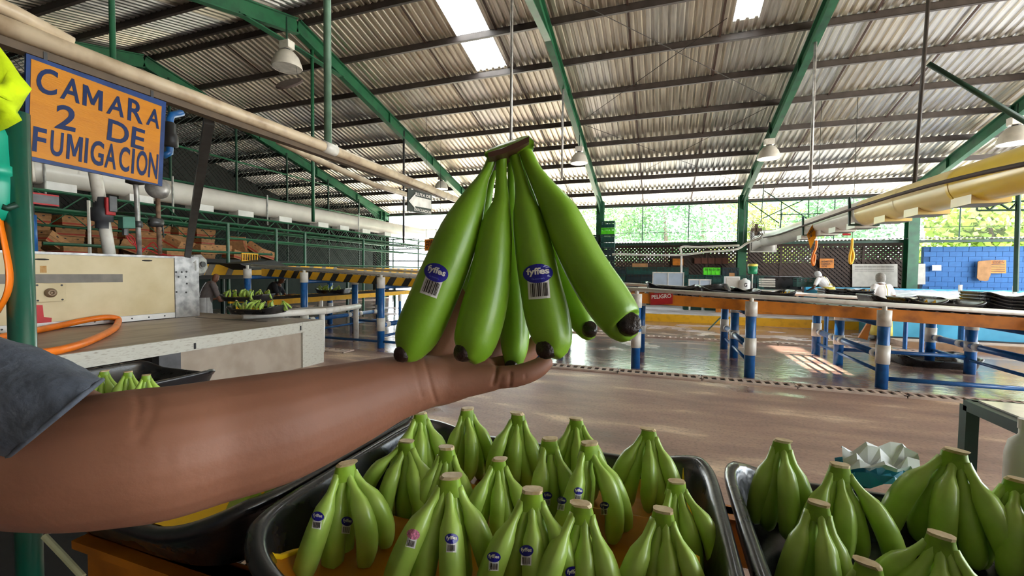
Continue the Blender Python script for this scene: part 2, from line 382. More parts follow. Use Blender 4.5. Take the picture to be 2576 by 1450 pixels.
# blue block wall, each block proud of its joints
bj = MB().bb((10.0, YB-.02, 0), (19, YB+.15, 2.75)); bj.build('mortar', mat('blue_mortar', (22, 78, 134), .7), wb)
bme = MB().bb((.006, 0, .006), (.394, -.02, .194)).mesh('block', BLOCK)
for r in range(5, 14):
    for k in range(22):
        xx = 10.0+k*.4-(.2 if r % 2 else 0)
        if xx < 9.99: continue
        inst('block', bme, (xx, YB-.02+random.uniform(-.003, .003), r*.2-.05), wb)
# lean-to roof over the wall
lr = MB(); xs = []
for i in range(170):
    X = -3+i*.13; xs += [(X, 0), (X+.035, 0), (X+.055, .04), (X+.11, .04)]
lr.grid([[V((a, y, z+zz+(.12*math.sin(a*.8)*.2))) for a, zz in xs] for y, z in ((21.0, 3.0), (25.5, 3.35))])
struct('trim_1', lr, mat('lean_to_zinc', (216, 212, 206), .6, scale=4), wb)
tb = MB(); tb.beam((-3, 21.1, 2.93), (19, 21.1, 2.93), .08, .1); tb.build('eave_beam', DGREEN, wb)
# thin posts, top tube and wires of the open upper wall
op = MB()
for x in (-3.0, -.9, 1.2, 5.0, 7.0, 11.2, 13.2, 15): MB().cyl((x, 22, 3.0), (x, 22, zr(22)-.1), .025, 6).build('screen_post', DGREEN, wb)
MB().cyl((-15.3, 21.5, 4.78), (16, 21.5, 4.78), .04, 6).build('eave_tube', DGREEN, wb)
MB().cyl((-3, 22, 3.55), (16, 22, 3.55), .012, 5).build('screen_wire', DGREEN, wb)
net = bpy.data.materials.new('insect_net'); net.use_nodes = True; _N = net.node_tree.nodes; _L = net.node_tree.links; _N.remove(_N['Principled BSDF'])
_d = _N.new('ShaderNodeBsdfDiffuse'); _d.inputs[0].default_value = (.9, .93, .92, 1); _tl = _N.new('ShaderNodeBsdfTranslucent'); _tl.inputs[0].default_value = (.9, .93, .92, 1)
_m1 = _N.new('ShaderNodeMixShader'); _L.new(_d.outputs[0], _m1.inputs[1]); _L.new(_tl.outputs[0], _m1.inputs[2]); _p = _N.new('ShaderNodeBsdfTransparent'); _m2 = _N.new('ShaderNodeMixShader'); _m2.inputs[0].default_value = .035
_L.new(_p.outputs[0], _m2.inputs[1]); _L.new(_m1.outputs[0], _m2.inputs[2]); _L.new(_m2.outputs[0], _N['Material Output'].inputs[0])
for xa, xb in zip((-3.0, -.9, 1.2, 5.0, 7.0, 11.2, 13.2), (-.9, 1.2, 5.0, 7.0, 11.2, 13.2, 15)): MB().add([(xa+.02, 22.02, 3.1), (xb-.02, 22.02, 3.1), (xb-.02, 22.02, 4.85), (xa+.02, 22.02, 4.85)], [(0, 1, 2, 3)]).build('insect_screen', net, wb)
# left: dark shade-cloth wall, platform, chain-link screen
wl = bpy.data.objects.new('wall_left', None); C.objects.link(wl); wl['kind'] = 'structure'; WM[wl] = Matrix()
MB().bb((-16.2, 2, 0), (-16.1, 21.2, 3.0)).build('shade_cloth', mat('shade_cloth', (20, 34, 30), .9), wl)
MB().ext([(-20.9, -4.4, 0), (-20.9, 21.9, 0), (-20.9, 21.9, zr(21.9)+.03), (-20.9, 9, RZ+.03), (-20.9, -4.4, zr(-4.4)+.03)], (-.1, 0, 0)).build('outer_cladding', mat('dark_cladding', (48, 46, 44), .8), wl)
MB().bb((-20.9, 21.9, 0), (-15.5, 22.0, 5.0)).build('end_cladding', MATS['dark_cladding'], wl)  # added to close this bay and keep daylight off the left side
wf = bpy.data.objects.new('wall_front', None); C.objects.link(wf); wf['kind'] = 'structure'; WM[wf] = Matrix()
MB().bb((-21.2, -4.5, 0), (15, -4.4, zr(-4.4)-.05)).build('cladding', mat('front_cladding', (120, 116, 110), .8), wf)  # unseen wall added behind the camera to cut light on the foreground
def link(y0, y1, ztop, z0, x, pitch=.16, r=.009):
    mb = MB(); L = y1-y0
    for sg in (1, -1):
        c = -L-6
        while c < L+8:
            prev = None; seg = []
            for i in range(61):
                y = L*i/60; z = z0+c+sg*y
                if z0 <= z <= ztop(y0+y): seg.append((y0+y, z))
            if len(seg) > 1: mb.tube([(x+sg*.006, *seg[0]), (x+sg*.006, *seg[-1])], r, 3, False)
            c += pitch
    return mb
link(3.5, 21.0, lambda y: min(zr(y)-.6, 7.6), 3.0, -15.2).build('chain_link', MGREEN, wl, kind='stuff')
for z in (3.0, 4.45, 5.6): MB().cyl((-15.15, 3, z), (-15.15, 20.9 if z < 5 else 17, z), .035, 6).build('screen_rail', GREEN, wl)
for y in (5.0, 7.5, 9.6, 11.9, 14.2, 16.6, 18.8): MB().cyl((-15.15, y, 1.6), (-15.15, y, zr(y)-.5), .04, 6).build('screen_post', DGREEN, wl)
link(8.6, 20.8, lambda y: 3.0, 1.55, -14.6, .13).build('chain_link', MGREEN, wl, kind='stuff')
# ---------------- floor drains (slotted covers, one section after another) and kerb
bar = MB().bb((-.022, -.09, -.012), (.022, .09, .012)).mesh('bar', CONC)
def drain(x0, x1, y, wd, label, sec=1.2, pit=.115):
    x = x0
    t = thing('drain_channel', label, 'drain', (x0, y, 0))
    MB().bb((x0, y-wd/2+.005, .001), (x1, y+wd/2-.005, .004)).build('pit', BLK, t)
    while x < x1-.2:
        xe = min(x+sec, x1); fr = MB()
        fr.bb((x+.006, y-wd/2, 0), (xe-.006, y-wd/2+.05, .024)); fr.bb((x+.006, y+wd/2-.05, 0), (xe-.006, y+wd/2, .024)); fr.bb((x+.006, y-wd/2, 0), (x+.03, y+wd/2, .024)); fr.bb((xe-.03, y-wd/2, 0), (xe-.006, y+wd/2, .024))
        f = fr.build('cover_frame', CONC, t); q = x+pit
        while q < xe-.04:
            inst('bar', bar, Matrix.Translation((q, y, .012)) @ Matrix.Rotation(.0, 4, 'Z') @ Matrix.Diagonal((1, (wd-.1)/.18+.02, 1, 1)), f); q += pit
        x = xe
drain(-3.0, 6.0, 6.87, .27, 'slotted pale drain cover strip crossing the brown floor before the long conveyor')
drain(-3.5, 5.6, 11.0, .24, 'farther slotted drain strip between the conveyor and the yellow kerb', 1.5, .125)
drain(-6.6, -5.55, 6.6, .3, 'short slotted floor drain beside the workbench end', .6)
kb = thing('kerb', 'yellow-fronted concrete kerb platform beyond the wet floor', 'kerb', (1, 14.7, 0)); kb['kind'] = 'structure'
MB().bb((-6, 14.72, 0), (6, 18.5, .26)).build('kerb_slab', mat('kerb_top', (196, 194, 196), .5, scale=3), kb)
MB().bb((-6, 14.68, 0), (6, 14.72, .24)).build('kerb_face', YEL, kb)
MB().bb((1.8, 16.0, .26), (6.0, 16.1, .62)).build('kerb_step', ORANGE, kb)
# ---------------- trees and hedge behind the hall
def tree(name, label, x, y, h, wd, m, n=5200, ls=.26):
    t = thing(name, label, 'tree', (x, y, -.2), 'trees behind the hall')
    mb = MB(); rnd = random.Random(int(x*10+y)); blobs = [(rnd.uniform(-.75, .75)*wd, rnd.uniform(-.4, .4)*wd, h*rnd.uniform(.22, .95), wd*rnd.uniform(.3, .55)) for _ in range(16)]
    vs = []; fs = []
    for i in range(n):
        bx, by, bz, br = blobs[i % 16]; d = V((rnd.gauss(0, 1), rnd.gauss(0, 1), rnd.gauss(0, 1))).normalized()*br*rnd.uniform(.75, 1.05)
        c = V((x+bx, y+by, bz))+d; a = V((rnd.gauss(0, 1), rnd.gauss(0, 1), rnd.gauss(0, .6))).normalized()*ls*rnd.uniform(.6, 1.2); b = a.cross(d+V((rnd.gauss(0, .3), rnd.gauss(0, .3), .2))).normalized()*ls*.28
        o = len(vs); vs += [c-a*.5, c+b, c+a*.5, c-b]; fs.append((o, o+1, o+2, o+3))
    mb.add(vs, fs); mb.build('foliage', m, t, kind='stuff')
    tr = MB(); tr.tube([(x, y, -.3), (x+.15, y, h*.4), (x-.1, y+.2, h*.75)], [.22, .15, .05], 8); tr.build('trunk', BARK, t)
tree('tree', 'yellow-green tree showing through the opening above the fan', 5.4, 30, 7.2, 3.4, LEAF[1])
tree('tree', 'tall pale tree behind the column beside the crates', .2, 31, 8, 3.8, LEAF[2])
tree('tree', 'bushy tree showing above the plain whiteboard', 9.8, 29, 6.6, 3.2, LEAF[2])
tree('tree', 'broad-leaved bright shrub above the blue block wall', 15.6, 28, 5.8, 3.0, LEAF[1], 4200, .42)
tree('tree', 'dark tree standing behind the bright broad-leaved shrub', 19.5, 32, 9, 4.2, LEAF[2])
tree('tree', 'tree showing between the evacuation sign and held bananas', -8.5, 36, 7.6, 3.6, LEAF[0])
tree('tree', 'tree whose crown tops the stacked teal totes', -3.6, 33, 7.4, 3.6, LEAF[0])
tree('tree', 'tree filling the gap over the dark lattice hall', 3.0, 37, 9.5, 5, LEAF[2], 6000, .3)
tree('tree', 'tree between the yellow duct and eave, far back', 12.5, 37, 9.5, 5, LEAF[2], 6000, .3)
# ================================================================ banana bunches (prototypes)
def finger_mesh(name, pts, rad, m, n=10, k=16, smooth=True, ridge=.05):
    P_ = crom(pts, k); R_ = crom([[r] for r in rad], k); mb = MB()
    mb.tube([V(p) for p in P_], [float(r[0]) for r in R_], n)
    if ridge:
        for i in range(k):
            c = V(P_[i])
            for j in range(n):
                q = V(mb.v[i*n+j]); mb.v[i*n+j] = tuple(c+(q-c)*(1+ridge*math.cos(5*2*math.pi*j/n)))
    return mb.mesh(name, m, smooth)
RAD = [.0082, .0080, .0095, .0180, .0206, .0216, .0214, .0196, .0140, .0080]
SHAPES = [[(0, 0, 0), (.007, 0, -.016), (.017, 0, -.034), (.028, 0, -.054), (.038, 0, -.080), (.043, 0, -.110), (.043, 0, -.140), (.038, 0, -.166), (.029, 0, -.187), (.023, 0, -.195)],
          [(0, 0, 0), (.010, 0, -.014), (.025, .001, -.030), (.041, .002, -.048), (.055, .003, -.074), (.062, .003, -.103), (.062, .002, -.132), (.056, 0, -.158), (.046, -.002, -.178), (.039, -.003, -.186)],
          [(0, 0, 0), (.004, 0, -.018), (.008, -.001, -.037), (.014, -.002, -.060), (.020, -.003, -.090), (.024, -.003, -.122), (.024, -.002, -.150), (.020, 0, -.174), (.014, .001, -.194), (.010, .002, -.202)]]
BME = [finger_mesh('banana', s, RAD, BAN) for s in SHAPES]
TME = [MB().tube([V(s[-1])+(V(s[-1])-V(s[-2])).normalized()*a for a in (-.002, .004)], [.0078, .006], 8).mesh('tip', TIP) for s in SHAPES]
BLOW = [finger_mesh('banana', s, RAD, BAN, 6, 9, True, 0) for s in SHAPES]
BUNCHES = {}
def bunch(label, loc, face, n=6, span=150, size=1., spread=1., group='green banana bunches', lean=(0, 0), low=False, roll=0, cutc=None, key=None, double=True):
    t = thing('banana_bunch', label, 'banana bunch', loc, group); rnd = random.Random(label)
    base = Matrix.Translation(V(loc)) @ Matrix.Rotation(math.radians(lean[0]), 4, 'X') @ Matrix.Rotation(math.radians(lean[1]), 4, 'Y')
    w_ = .020*size
    # crown: wide neck block that narrows upwards, tan cut face on top
    fr = Matrix.Rotation(math.radians(face+roll), 4, 'Z')
    mb = MB()
    for i, (hz, a, b) in enumerate(((-.03, .030, .017), (-.012, .026, .015), (.006, .020, .0125), (.016, .0185, .0115))):
        pass
    rings = []
    for hz, a, b in ((-.020, .026, .0145), (-.009, .0225, .0135), (.003, .0195, .0125), (.010, .0185, .0115)):
        rings.append([fr @ V((b*size*math.copysign(abs(math.cos(q))**.7, math.cos(q)), a*size*math.copysign(abs(math.sin(q))**.7, math.sin(q)), hz*size)) for q in [2*math.pi*j/10 for j in range(10)]])
    vs = [p for r in rings for p in r]; fs = [(i*10+j, i*10+(j+1) % 10, (i+1)*10+(j+1) % 10, (i+1)*10+j) for i in range(3) for j in range(10)]
    mb.add([base @ p for p in vs], fs); cr = mb.build('crown', CROWNG, t, True)
    top = rings[-1]; up = V((0, 0, .006*size))
    tilt = fr @ V((.006*size*rnd.uniform(-.3, 1), .006*size*rnd.uniform(-1, 1), 0))
    MB().ext([base @ p for p in top], (base.to_3x3() @ (up+tilt))).build('cut_face', cutc or CUT, cr)
    meshes = BLOW if low else BME
    for i in range(n):
        u = (i+.5)/n-.5; az = face+roll+u*span*.5+rnd.uniform(-6, 6); sh = 2 if (i % 2 and abs(u) < .35) else rnd.choice((0, 0, 1))
        off = fr @ V((.003, u*.040*size, -.006*size)); sc = size*rnd.uniform(.9, 1.05)
        mw = base @ Matrix.Translation(off) @ Matrix.Rotation(math.radians(az), 4, 'Z') @ Matrix.Rotation(math.radians(u*span*.34*spread+rnd.uniform(-4, 4)), 4, 'X') @ Matrix.Rotation(math.radians(-rnd.uniform(-5, 7)), 4, 'Y') @ Matrix.Scale(sc, 4)
        b = inst('banana', meshes[sh], mw, t)
        if not low: inst('tip', TME[sh], mw, b)
    if double:
        for i in range(max(2, n//2)):
            u = (i+.5)/max(2, n//2)-.5; az = face+180+u*70; sh = 2
            mw = base @ Matrix.Translation(fr @ V((-.008, u*.03*size, -.014*size))) @ Matrix.Rotation(math.radians(az), 4, 'Z') @ Matrix.Scale(size*.93, 4)
            b = inst('banana', meshes[sh], mw, t)
            if not low: inst('tip', TME[sh], mw, b)
    return t
# ================================================================ trays
def ring(a, b, n, z, e=.32):
    out = []
    for j in range(n):
        q = 2*math.pi*j/n; c, s = math.cos(q), math.sin(q)
        X = math.copysign(abs(c)**e, c); Y = math.copysign(abs(s)**e, s)
        zz = z(X, Y) if callable(z) else z
        out.append(V((a*X, b*Y, zz)))
    return out
def tray_mesh(a=.455, b=.395, h0=.095, h1=.15, n=72):
    def rim(o): return lambda X, Y: h0+(h1-h0)*min(1, max(0, (abs(X)-.55)/.4))**1.5+o
    R_ = [ring(.01, .01, n, 0), ring(a*.86, b*.82, n, 0), ring(a*.9, b*.87, n, .012), ring(a*.97, b*.95, n, rim(-.03)), ring(a*.985, b*.97, n, rim(-.02)), ring(a, b*.99, n, rim(-.008)), ring(a, b*.99, n, rim(.002)),
          ring(a*.985, b*.972, n, rim(.010)), ring(a*.955, b*.938, n, rim(.010)), ring(a*.938, b*.918, n, rim(.0)), ring(a*.93, b*.91, n, rim(-.02)), ring(a*.88, b*.84, n, .03), ring(a*.84, b*.79, n, .016), ring(.01, .01, n, .016)]
    mb = MB(); vs = [p for r in R_ for p in r]
    mb.add(vs, [(i*n+j, i*n+(j+1) % n, (i+1)*n+(j+1) % n, (i+1)*n+j) for i in range(len(R_)-1) for j in range(n)]); return mb
def liner_mb(a=.385, y0=-.325, y1=.325, th=.006):
    rowsT = []; ys = np.linspace(y0, y1, 40)
    def z(x, y):
        r = sum(.055*math.exp(-((y-c)/.022)**2) for c in (-.09, .115))
        e = max(0, (abs(y)-.28)/.05)
        cu = max(0, (abs(x)-.31)/(a-.31)); bay = .5+.5*math.cos(2*math.pi*(y+.09)/.205)
        return .022+r+.05*e*e+.055*cu**2*(.45+.55*bay)
    xs = np.linspace(-a, a, 33)
    mb = MB(); mb.grid([[V((x, y, z(x, y))) for x in xs] for y in ys]); mb.grid([[V((x, y, z(x, y)+th)) for x in xs[::-1]] for y in ys])
    lips = []
    for x in (-a, a):
        l = MB(); l.tube([V((x, y, z(x, y)+th/2)) for y in ys], [.0065]*40, 6); lips.append(l)
    return mb, lips
TRAY = tray_mesh().mesh('shell', BLACKP, True)
LMB, LIPS = liner_mb(); LINM = LMB.mesh('liner', LINER, True); LIPM = [l.mesh('lip', FOAM, True) for l in LIPS]
LINY = LMB.mesh('liner', FOAM, True)
def tray(label, mw, liner=True, group=None, yellow=False):
    if not isinstance(mw, Matrix): mw = Matrix.Translation(V(mw))
    t = bpy.data.objects.new('banana_tray', None); C.objects.link(t); t.matrix_basis = mw; WM[t] = mw; tag(t, label, 'tray', group)
    inst('shell', TRAY, mw, t)
    if liner:
        l = inst('liner', LINY if yellow else LINM, mw, t)
        for m in LIPM: inst('lip', m, mw, l)
    return t
TZ = .9
tray('black tray with ochre foam liner, full of banana bunches, under the raised hand', (-.312, .92, TZ))
tray('black unlined tray of banana bunches beside the lined full tray, table behind it', (.612, .92, TZ), False)
tray('black tray with yellow foam lip, mostly covered by the outstretched forearm', (-1.235, .96, TZ), True, None, True)
# ---- front roller conveyor that carries the trays
cv = thing('roller_conveyor', 'orange-edged roller conveyor carrying the three full trays in front', 'conveyor', (-.3, .9, .8))
for y, nm in ((.66, 'front_beam'), (1.32, 'rear_beam')):
    b = MB(); b.bb((-1.34, y-.02, .74), (2.6, y+.02, .885)); b.bb((-1.34, y-.05, .865), (2.6, y+.03, .885)); b.build(nm, ORANGE, cv)
rl = MB().cyl((0, .69, 0), (0, 1.30, 0), .024, 10).mesh('roller', DSTEEL)
for i in range(43): inst('roller', rl, (-1.3+i*.09, 0, .872), cv)
for x in (-1.2, .2, 2.3):
    for y in (.68, 1.27): MB().cyl((x, y, 0), (x, y, .75), .03, 10).build('leg', DGREEN, cv)
o = MB().bb((-4.2, -.6, 0), (-.9, 1.6, .012)).build('rubber_mat', mat('black_rubber', (24, 23, 24), .8, scale=8)); tag(o, 'black rubber floor mat under the end of the orange conveyor', 'mat')  # dark sheet added to blacken this corner of the floor
# ---- bunches: (photo point of the crown, n, span, size, facing offset, label)
B_ = 'green banana bunch '
def put(px_, py_, label, z=1.115, n=5, span=105, size=1., turn=0, **kw):
    p = P(px_, py_, 'z', z); face = math.degrees(math.atan2(-p.y, -p.x))+turn
    t = bunch(B_+label, p, face, n, span, size, **kw); BUNCHES[label] = t; return t
G1 = 'banana bunches in the lined tray'; G2 = 'banana bunches in the unlined tray'
put(1058, 1050, 'half hidden behind the wrist, rear row of the tray', group=G1, z=1.13)
put(1175, 1040, 'with curved outer finger, second in the rear row of the tray', group=G1, z=1.13, turn=10)
put(1303, 1052, 'below the fingertips in the rear row of the lined tray', group=G1, z=1.13, turn=-12, size=1.02)
put(1450, 1065, 'partly hidden by the double-sticker bunch in the rear row', group=G1, z=1.13, n=5)
put(1632, 1092, 'at the far corner of the lined tray next to the black rims', group=G1, z=1.13, n=5, span=130)
put(1022, 1122, 'with a wide fan, behind the front-left corner bunch of the lined tray', group=G1, z=1.12, n=6, span=165, turn=-25)
put(1124, 1140, 'with a tall squared stem, middle of the lined tray', group=G1, z=1.115, n=5, turn=-10)
put(1254, 1168, 'small and slim, between the two front-centre bunches', group=G1, z=1.10, n=5, size=.9, span=130)
put(1382, 1118, 'narrow with two low stickers, leaning at the tray middle', group=G1, z=1.12, n=3, span=80, turn=12, size=1.05, double=False)
put(1482, 1130, 'with two stickers and long drooping fingers near the tray middle', group=G1, z=1.13, n=4, span=110, turn=22, size=1.1, spread=1.3)
put(1702, 1225, 'leaning against the tray end beside the black rim', group=G1, z=1.10, n=4, span=85, turn=20, size=.95)
put(869, 1182, 'with two blue stickers at the front corner near the forearm', group=G1, z=1.12, n=4, span=130, turn=8, size=1.06)
put(1131, 1216, 'with one pinkish and one blue sticker, front row of the lined tray', group=G1, z=1.135, n=5, span=125, turn=-6, size=1.1)
put(1338, 1252, 'with two blue stickers, front row centre of the lined tray', group=G1, z=1.125, n=5, span=110, turn=0, size=1.06)
put(1464, 1285, 'with a single low sticker, cropped by the picture bottom', group=G1, z=1.11, n=4, span=95, size=1.02)
put(1668, 1300, 'with a broad tan cut stem, front row beside the tray end', group=G1, z=1.10, n=4, span=90, size=.98)
put(1966, 1122, 'with bare stems, at the far end of the unlined tray', group=G2, z=1.13, n=4, span=95)
put(2112, 1185, 'in the middle of the unlined tray, in front of the blue bag', group=G2, z=1.115, n=5, span=130, turn=20)
put(2400, 1150, 'with a tall thick stem, the biggest in the unlined tray', group=G2, z=1.145, n=5, span=125, turn=-10, size=1.15)
put(2556, 1222, 'cut off by the picture edge below the white bottle', group=G2, z=1.11, n=5)
put(2058, 1282, 'squat with square stem, front of the unlined tray', group=G2, z=1.09, n=4, span=85)
put(2366, 1365, 'at the bottom of the picture in the unlined tray', group=G2, z=1.09, n=5, span=170)
put(2185, 1436, 'only its pale cut stem showing at the picture bottom', group=G2, z=1.05, n=4, span=160)
put(655, 1165, 'with a sticker, lying under the forearm in the yellow-lipped tray', z=1.07, n=4, span=130, size=1.08, turn=10, group='bunches under the forearm', double=False)
put(725, 1165, 'standing beside the black rim under the forearm', z=1.07, n=3, span=60, group='bunches under the forearm', double=False)
put(850, 1130, 'peeping out between forearm and tray rim', z=1.03, n=4, span=200, group='bunches under the forearm')
put(262, 940, 'with blurred stem tips showing above the elbow, first of them', z=1.0, n=4, low=True, group='bunches behind the elbow')
put(322, 942, 'with blurred stem tips above the elbow, in the middle', z=1.0, n=4, low=True, group='bunches behind the elbow')
put(368, 950, 'with blurred stem tips above the elbow, closest to the steel post', z=1.0, n=4, low=True, group='bunches behind the elbow')
eb = P(330, 975, 'z', .83); tray('black tray of stems behind the elbow, under the workbench edge', Matrix.Translation((eb.x, eb.y, .79)) @ Matrix.Scale(.8, 4), False)
est = thing('tray_stand', 'low steel stand under the tray behind the elbow', 'stand', (eb.x, eb.y, 0)); MB().bb((eb.x-.35, eb.y-.28, .75), (eb.x+.35, eb.y+.28, .785)).build('stand_top', STEEL, est)
for sx in (-.3, .3):
    for sy in (-.24, .24): MB().cyl((eb.x+sx, eb.y+sy, 0), (eb.x+sx, eb.y+sy, .75), .02, 8).build('leg', STEEL, est)
# bag and bottle in the unlined tray
def crumple(o, ux, uy, n, amp, seed, dz=V((0, 0, 1))):
    rnd = random.Random(seed); return [[V(o)+V(ux)*(i/(n-1))+V(uy)*(j/(n-1))+dz*amp*rnd.random() for i in range(n)] for j in range(n)]
bgo = P(2255, 1245, 'z', 1.04)
bag = thing('plastic_bag', 'crumpled blue and white plastic bag at the rear of the unlined tray', 'bag', bgo)
m1 = MB(); m1.grid(crumple(bgo+V((-.10, .0, -.02)), (.2, .06, .0), (0, .07, .02), 8, .05, 3)); m1.build('blue_sheet', mat('bag_blue', (20, 140, 176), .35), bag)
m1 = MB(); m1.grid(crumple(bgo+V((-.085, .03, .0)), (.17, .05, .0), (0, .05, .05), 7, .05, 5)); m1.build('white_sheet', mat('bag_white', (238, 242, 242), .4), bag)
bt = P(2572, 1240, 'z', 1.0)
bo = thing('bottle', 'white plastic bottle with blue lettering at the picture edge', 'bottle', bt)
MB().lathe([(.0, 0), (.034, 0), (.036, .01), (.036, .1), (.03, .13), (.013, .15), (.013, .17)], bt, 16).build('body', WHITE, bo, True)
MB().lathe([(.0, .19), (.015, .19), (.015, .165)], bt, 12).build('cap', WHITE, bo)
text('ml', bt+V((-.02, -.037, .06)), (.03, 0, 0), (0, -.0, .04), STKB, bo)
# lower corner: rope end and lower pole
rp = MB().tube([PD(112, 1350, 1.02), PD(160, 1400, 1.0), PD(208, 1452, .98)], .007, 8).build('rope_end', mat('pale_rope', (190, 190, 150), .8), None); tag(rp, 'pale rope end slanting below the forearm beside the green pole', 'rope')
# ================================================================ held bunch
hb = thing('banana_bunch', 'big glossy green banana bunch with two blue stickers held up in the hand', 'banana bunch', PD(1285, 640, .44), None)
HELD = []
def held(pts, d, tip, tipr, dtip=None, name='banana'):
    # pts: (x, y, half width in px) ; d: list of depths
    k = 30; arr = crom([(x, y, hw, dd) for (x, y, hw), dd in zip(pts, d)], k)
    path = [PD(a[0], a[1], a[3]) for a in arr]; rad = [a[2]*a[3]/F for a in arr]
    mb = MB(); n = 20; mb.tube(path, rad, n)
    for i in range(k):
        c = V(path[i]); g = min(1, max(0, (i-7)/6))
        for j in range(n):
            q = V(mb.v[i*n+j]); th = 2*math.pi*j/n
            mb.v[i*n+j] = tuple(c+(q-c)*(1+g*(.035*math.cos(5*th+.5))))
    b = mb.build(name, BANH, hb, True)
    tp = PD(tip[0], tip[1], tip[2]); dr = (tp-V(path[-3])).normalized(); r = tipr*tip[2]/F
    MB().tube([tp-dr*.010, tp-dr*.004, tp-dr*.0005, tp+dr*.0005], [r*1.15, r*1.15, r*1.02, r*.8], 12).build('tip', TIP, b, True)
    HELD.append(b); return b
D = [.44, .438, .432, .425, .42, .416, .412, .408, .402, .398]
held([(1238, 396, 12), (1228, 425, 13), (1214, 452, 16), (1190, 505, 32), (1158, 581, 50), (1124, 668, 56), (1087, 755, 58), (1052, 835, 56), (1028, 880, 40), (1012, 898, 20)], D, (1003, 892, .392), 19)
held([(1262, 392, 14), (1261, 425, 14), (1261, 455, 15), (1261, 507, 21), (1249, 565, 38), (1241, 630, 46), (1231, 711, 52), (1211, 798, 58), (1190, 870, 52), (1172, 902, 28)], D, (1153, 887, .390), 21)
held([(1292, 388, 13), (1301, 420, 14), (1308, 446, 15), (1317, 494, 22), (1326, 545, 37), (1341, 624, 47), (1357, 711, 52), (1376, 798, 56), (1390, 860, 48), (1382, 893, 28)], D, (1364, 879, .390), 23)
held([(1318, 372, 16), (1332, 405, 18), (1346, 436, 21), (1372, 480, 30), (1406, 535, 44), (1437, 601, 50), (1478, 682, 55), (1530, 762, 58), (1568, 815, 50), (1582, 822, 30)], [.438, .434, .428, .42, .414, .408, .402, .396, .39, .384], (1587, 810, .375), 27)
held([(1308, 392, 12), (1328, 430, 14), (1345, 470, 17), (1366, 540, 28), (1394, 620, 36), (1420, 700, 39), (1446, 765, 38), (1468, 812, 34), (1480, 835, 24), (1485, 838, 15)], [.455, .462, .47, .476, .478, .476, .47, .465, .46, .456], (1485, 822, .447), 17)
held([(1286, 394, 11), (1287, 430, 11), (1288, 465, 13), (1288, 540, 26), (1288, 620, 34), (1290, 710, 38), (1293, 800, 38), (1294, 870, 35), (1291, 912, 24), (1287, 928, 15)], [.456, .464, .472, .48, .484, .484, .48, .474, .468, .464], (1284, 923, .457), 15)
held([(1246, 398, 11), (1238, 430, 12), (1228, 470, 14), (1205, 560, 26), (1190, 640, 30), (1190, 720, 30), (1200, 790, 28), (1215, 840, 24), (1222, 860, 16), (1224, 868, 10)], [.462, .475, .49, .505, .512, .514, .51, .505, .5, .498], (1224, 872, .496), 12)
# crown pad with brown cut edge and green-yellow cut face tilted towards the viewer
cw = MB(); n = 14
def slab(lo, hi, d0, d1, th):
    pass
cpts = [(1228, 386), (1262, 376), (1298, 364), (1336, 350)]
rings = []
for (x, y), hw in zip([(1222, 384), (1236, 384), (1262, 378), (1298, 367), (1328, 358), (1341, 360)], [6, 16, 19, 20, 22, 12]):
    d = .446; c = PD(x, y+6, d); up = (_u-_f*.25).normalized(); dep = (_f+_u*.25).normalized()
    rings.append([c+up*math.cos(a)*hw*d/F+dep*math.sin(a)*.021 for a in [2*math.pi*j/n for j in range(n)]])
cw.add([p for r in rings for p in r], [(i*n+j, i*n+(j+1) % n, (i+1)*n+(j+1) % n, (i+1)*n+j) for i in range(len(rings)-1) for j in range(n)]+[tuple(range(n)), tuple((len(rings)-1)*n+j for j in reversed(range(n)))])
crown = cw.build('crown', BANH, hb, True)
def plate(pxs, d, back, th, m, nm):
    f = [PD(x, y, d) for x, y in pxs]; MB().ext(f, _f*back).build(nm, m, crown)
plate([(1227, 384), (1229, 396), (1262, 388), (1300, 373), (1331, 357), (1331, 343), (1300, 358), (1262, 374)], .418, .05, .01, BROWN, 'cut_edge')
f0 = [PD(x, y, .419) for x, y in ((1228, 386), (1262, 377), (1300, 362), (1331, 346))]; f1 = [PD(x, y, .452) for x, y in ((1228, 378), (1250, 366), (1290, 352), (1312, 344), (1329, 341))]
mb = MB(); ff = f0+f1[::-1]; mb.ext(ff, -_u*.004); mb.build('cut_face', CROWNG, crown)
# ================================================================ the person holding the bunch: bare arm and hand (one continuous skin) with a jersey sleeve
def rounded(pts, flat=None, n=14, k=26, mb=None):
    # pts: (Vector, ra, rb)
    arr = crom([(*p, a, b) for p, a, b in pts], k); P0, P1 = V(arr[0][:3]), V(arr[-1][:3])
    path = [V(a[:3]) for a in arr]; rad = [(float(a[3]), float(a[4])) for a in arr]
    d0 = (path[0]-path[1]).normalized(); d1 = (path[-1]-path[-2]).normalized(); r0 = min(rad[0]); r1 = min(rad[-1])
    pre = [(path[0]+d0*r0*math.sin(q), tuple(x*max(.08, math.cos(q)) for x in rad[0])) for q in (1.45, 1.1, .7, .35)]
    post = [(path[-1]+d1*r1*math.sin(q), tuple(x*max(.08, math.cos(q)) for x in rad[-1])) for q in (.35, .7, 1.1, 1.45)]
    allp = pre+list(zip(path, rad))+post
    mb.tube([a for a, _ in allp], [list(r) for _, r in allp], n, True, 0, False, flat)
def fuse(mb, voxel, smooth_it=6, fac=.5):
    me = mb.mesh('tmp', SKIN); o = bpy.data.objects.new('tmp', me); C.objects.link(o)
    r = o.modifiers.new('r', 'REMESH'); r.mode = 'VOXEL'; r.voxel_size = voxel; r.use_smooth_shade = True
    s = o.modifiers.new('s', 'SMOOTH'); s.iterations = smooth_it; s.factor = fac
    dg = bpy.context.evaluated_depsgraph_get(); dg.update(); out = bpy.data.meshes.new_from_object(o.evaluated_get(dg))
    bpy.data.objects.remove(o); return out
def pp(x, y, d, r, rb=None): return (PD(x, y, d), r, rb or r)
hm = MB()
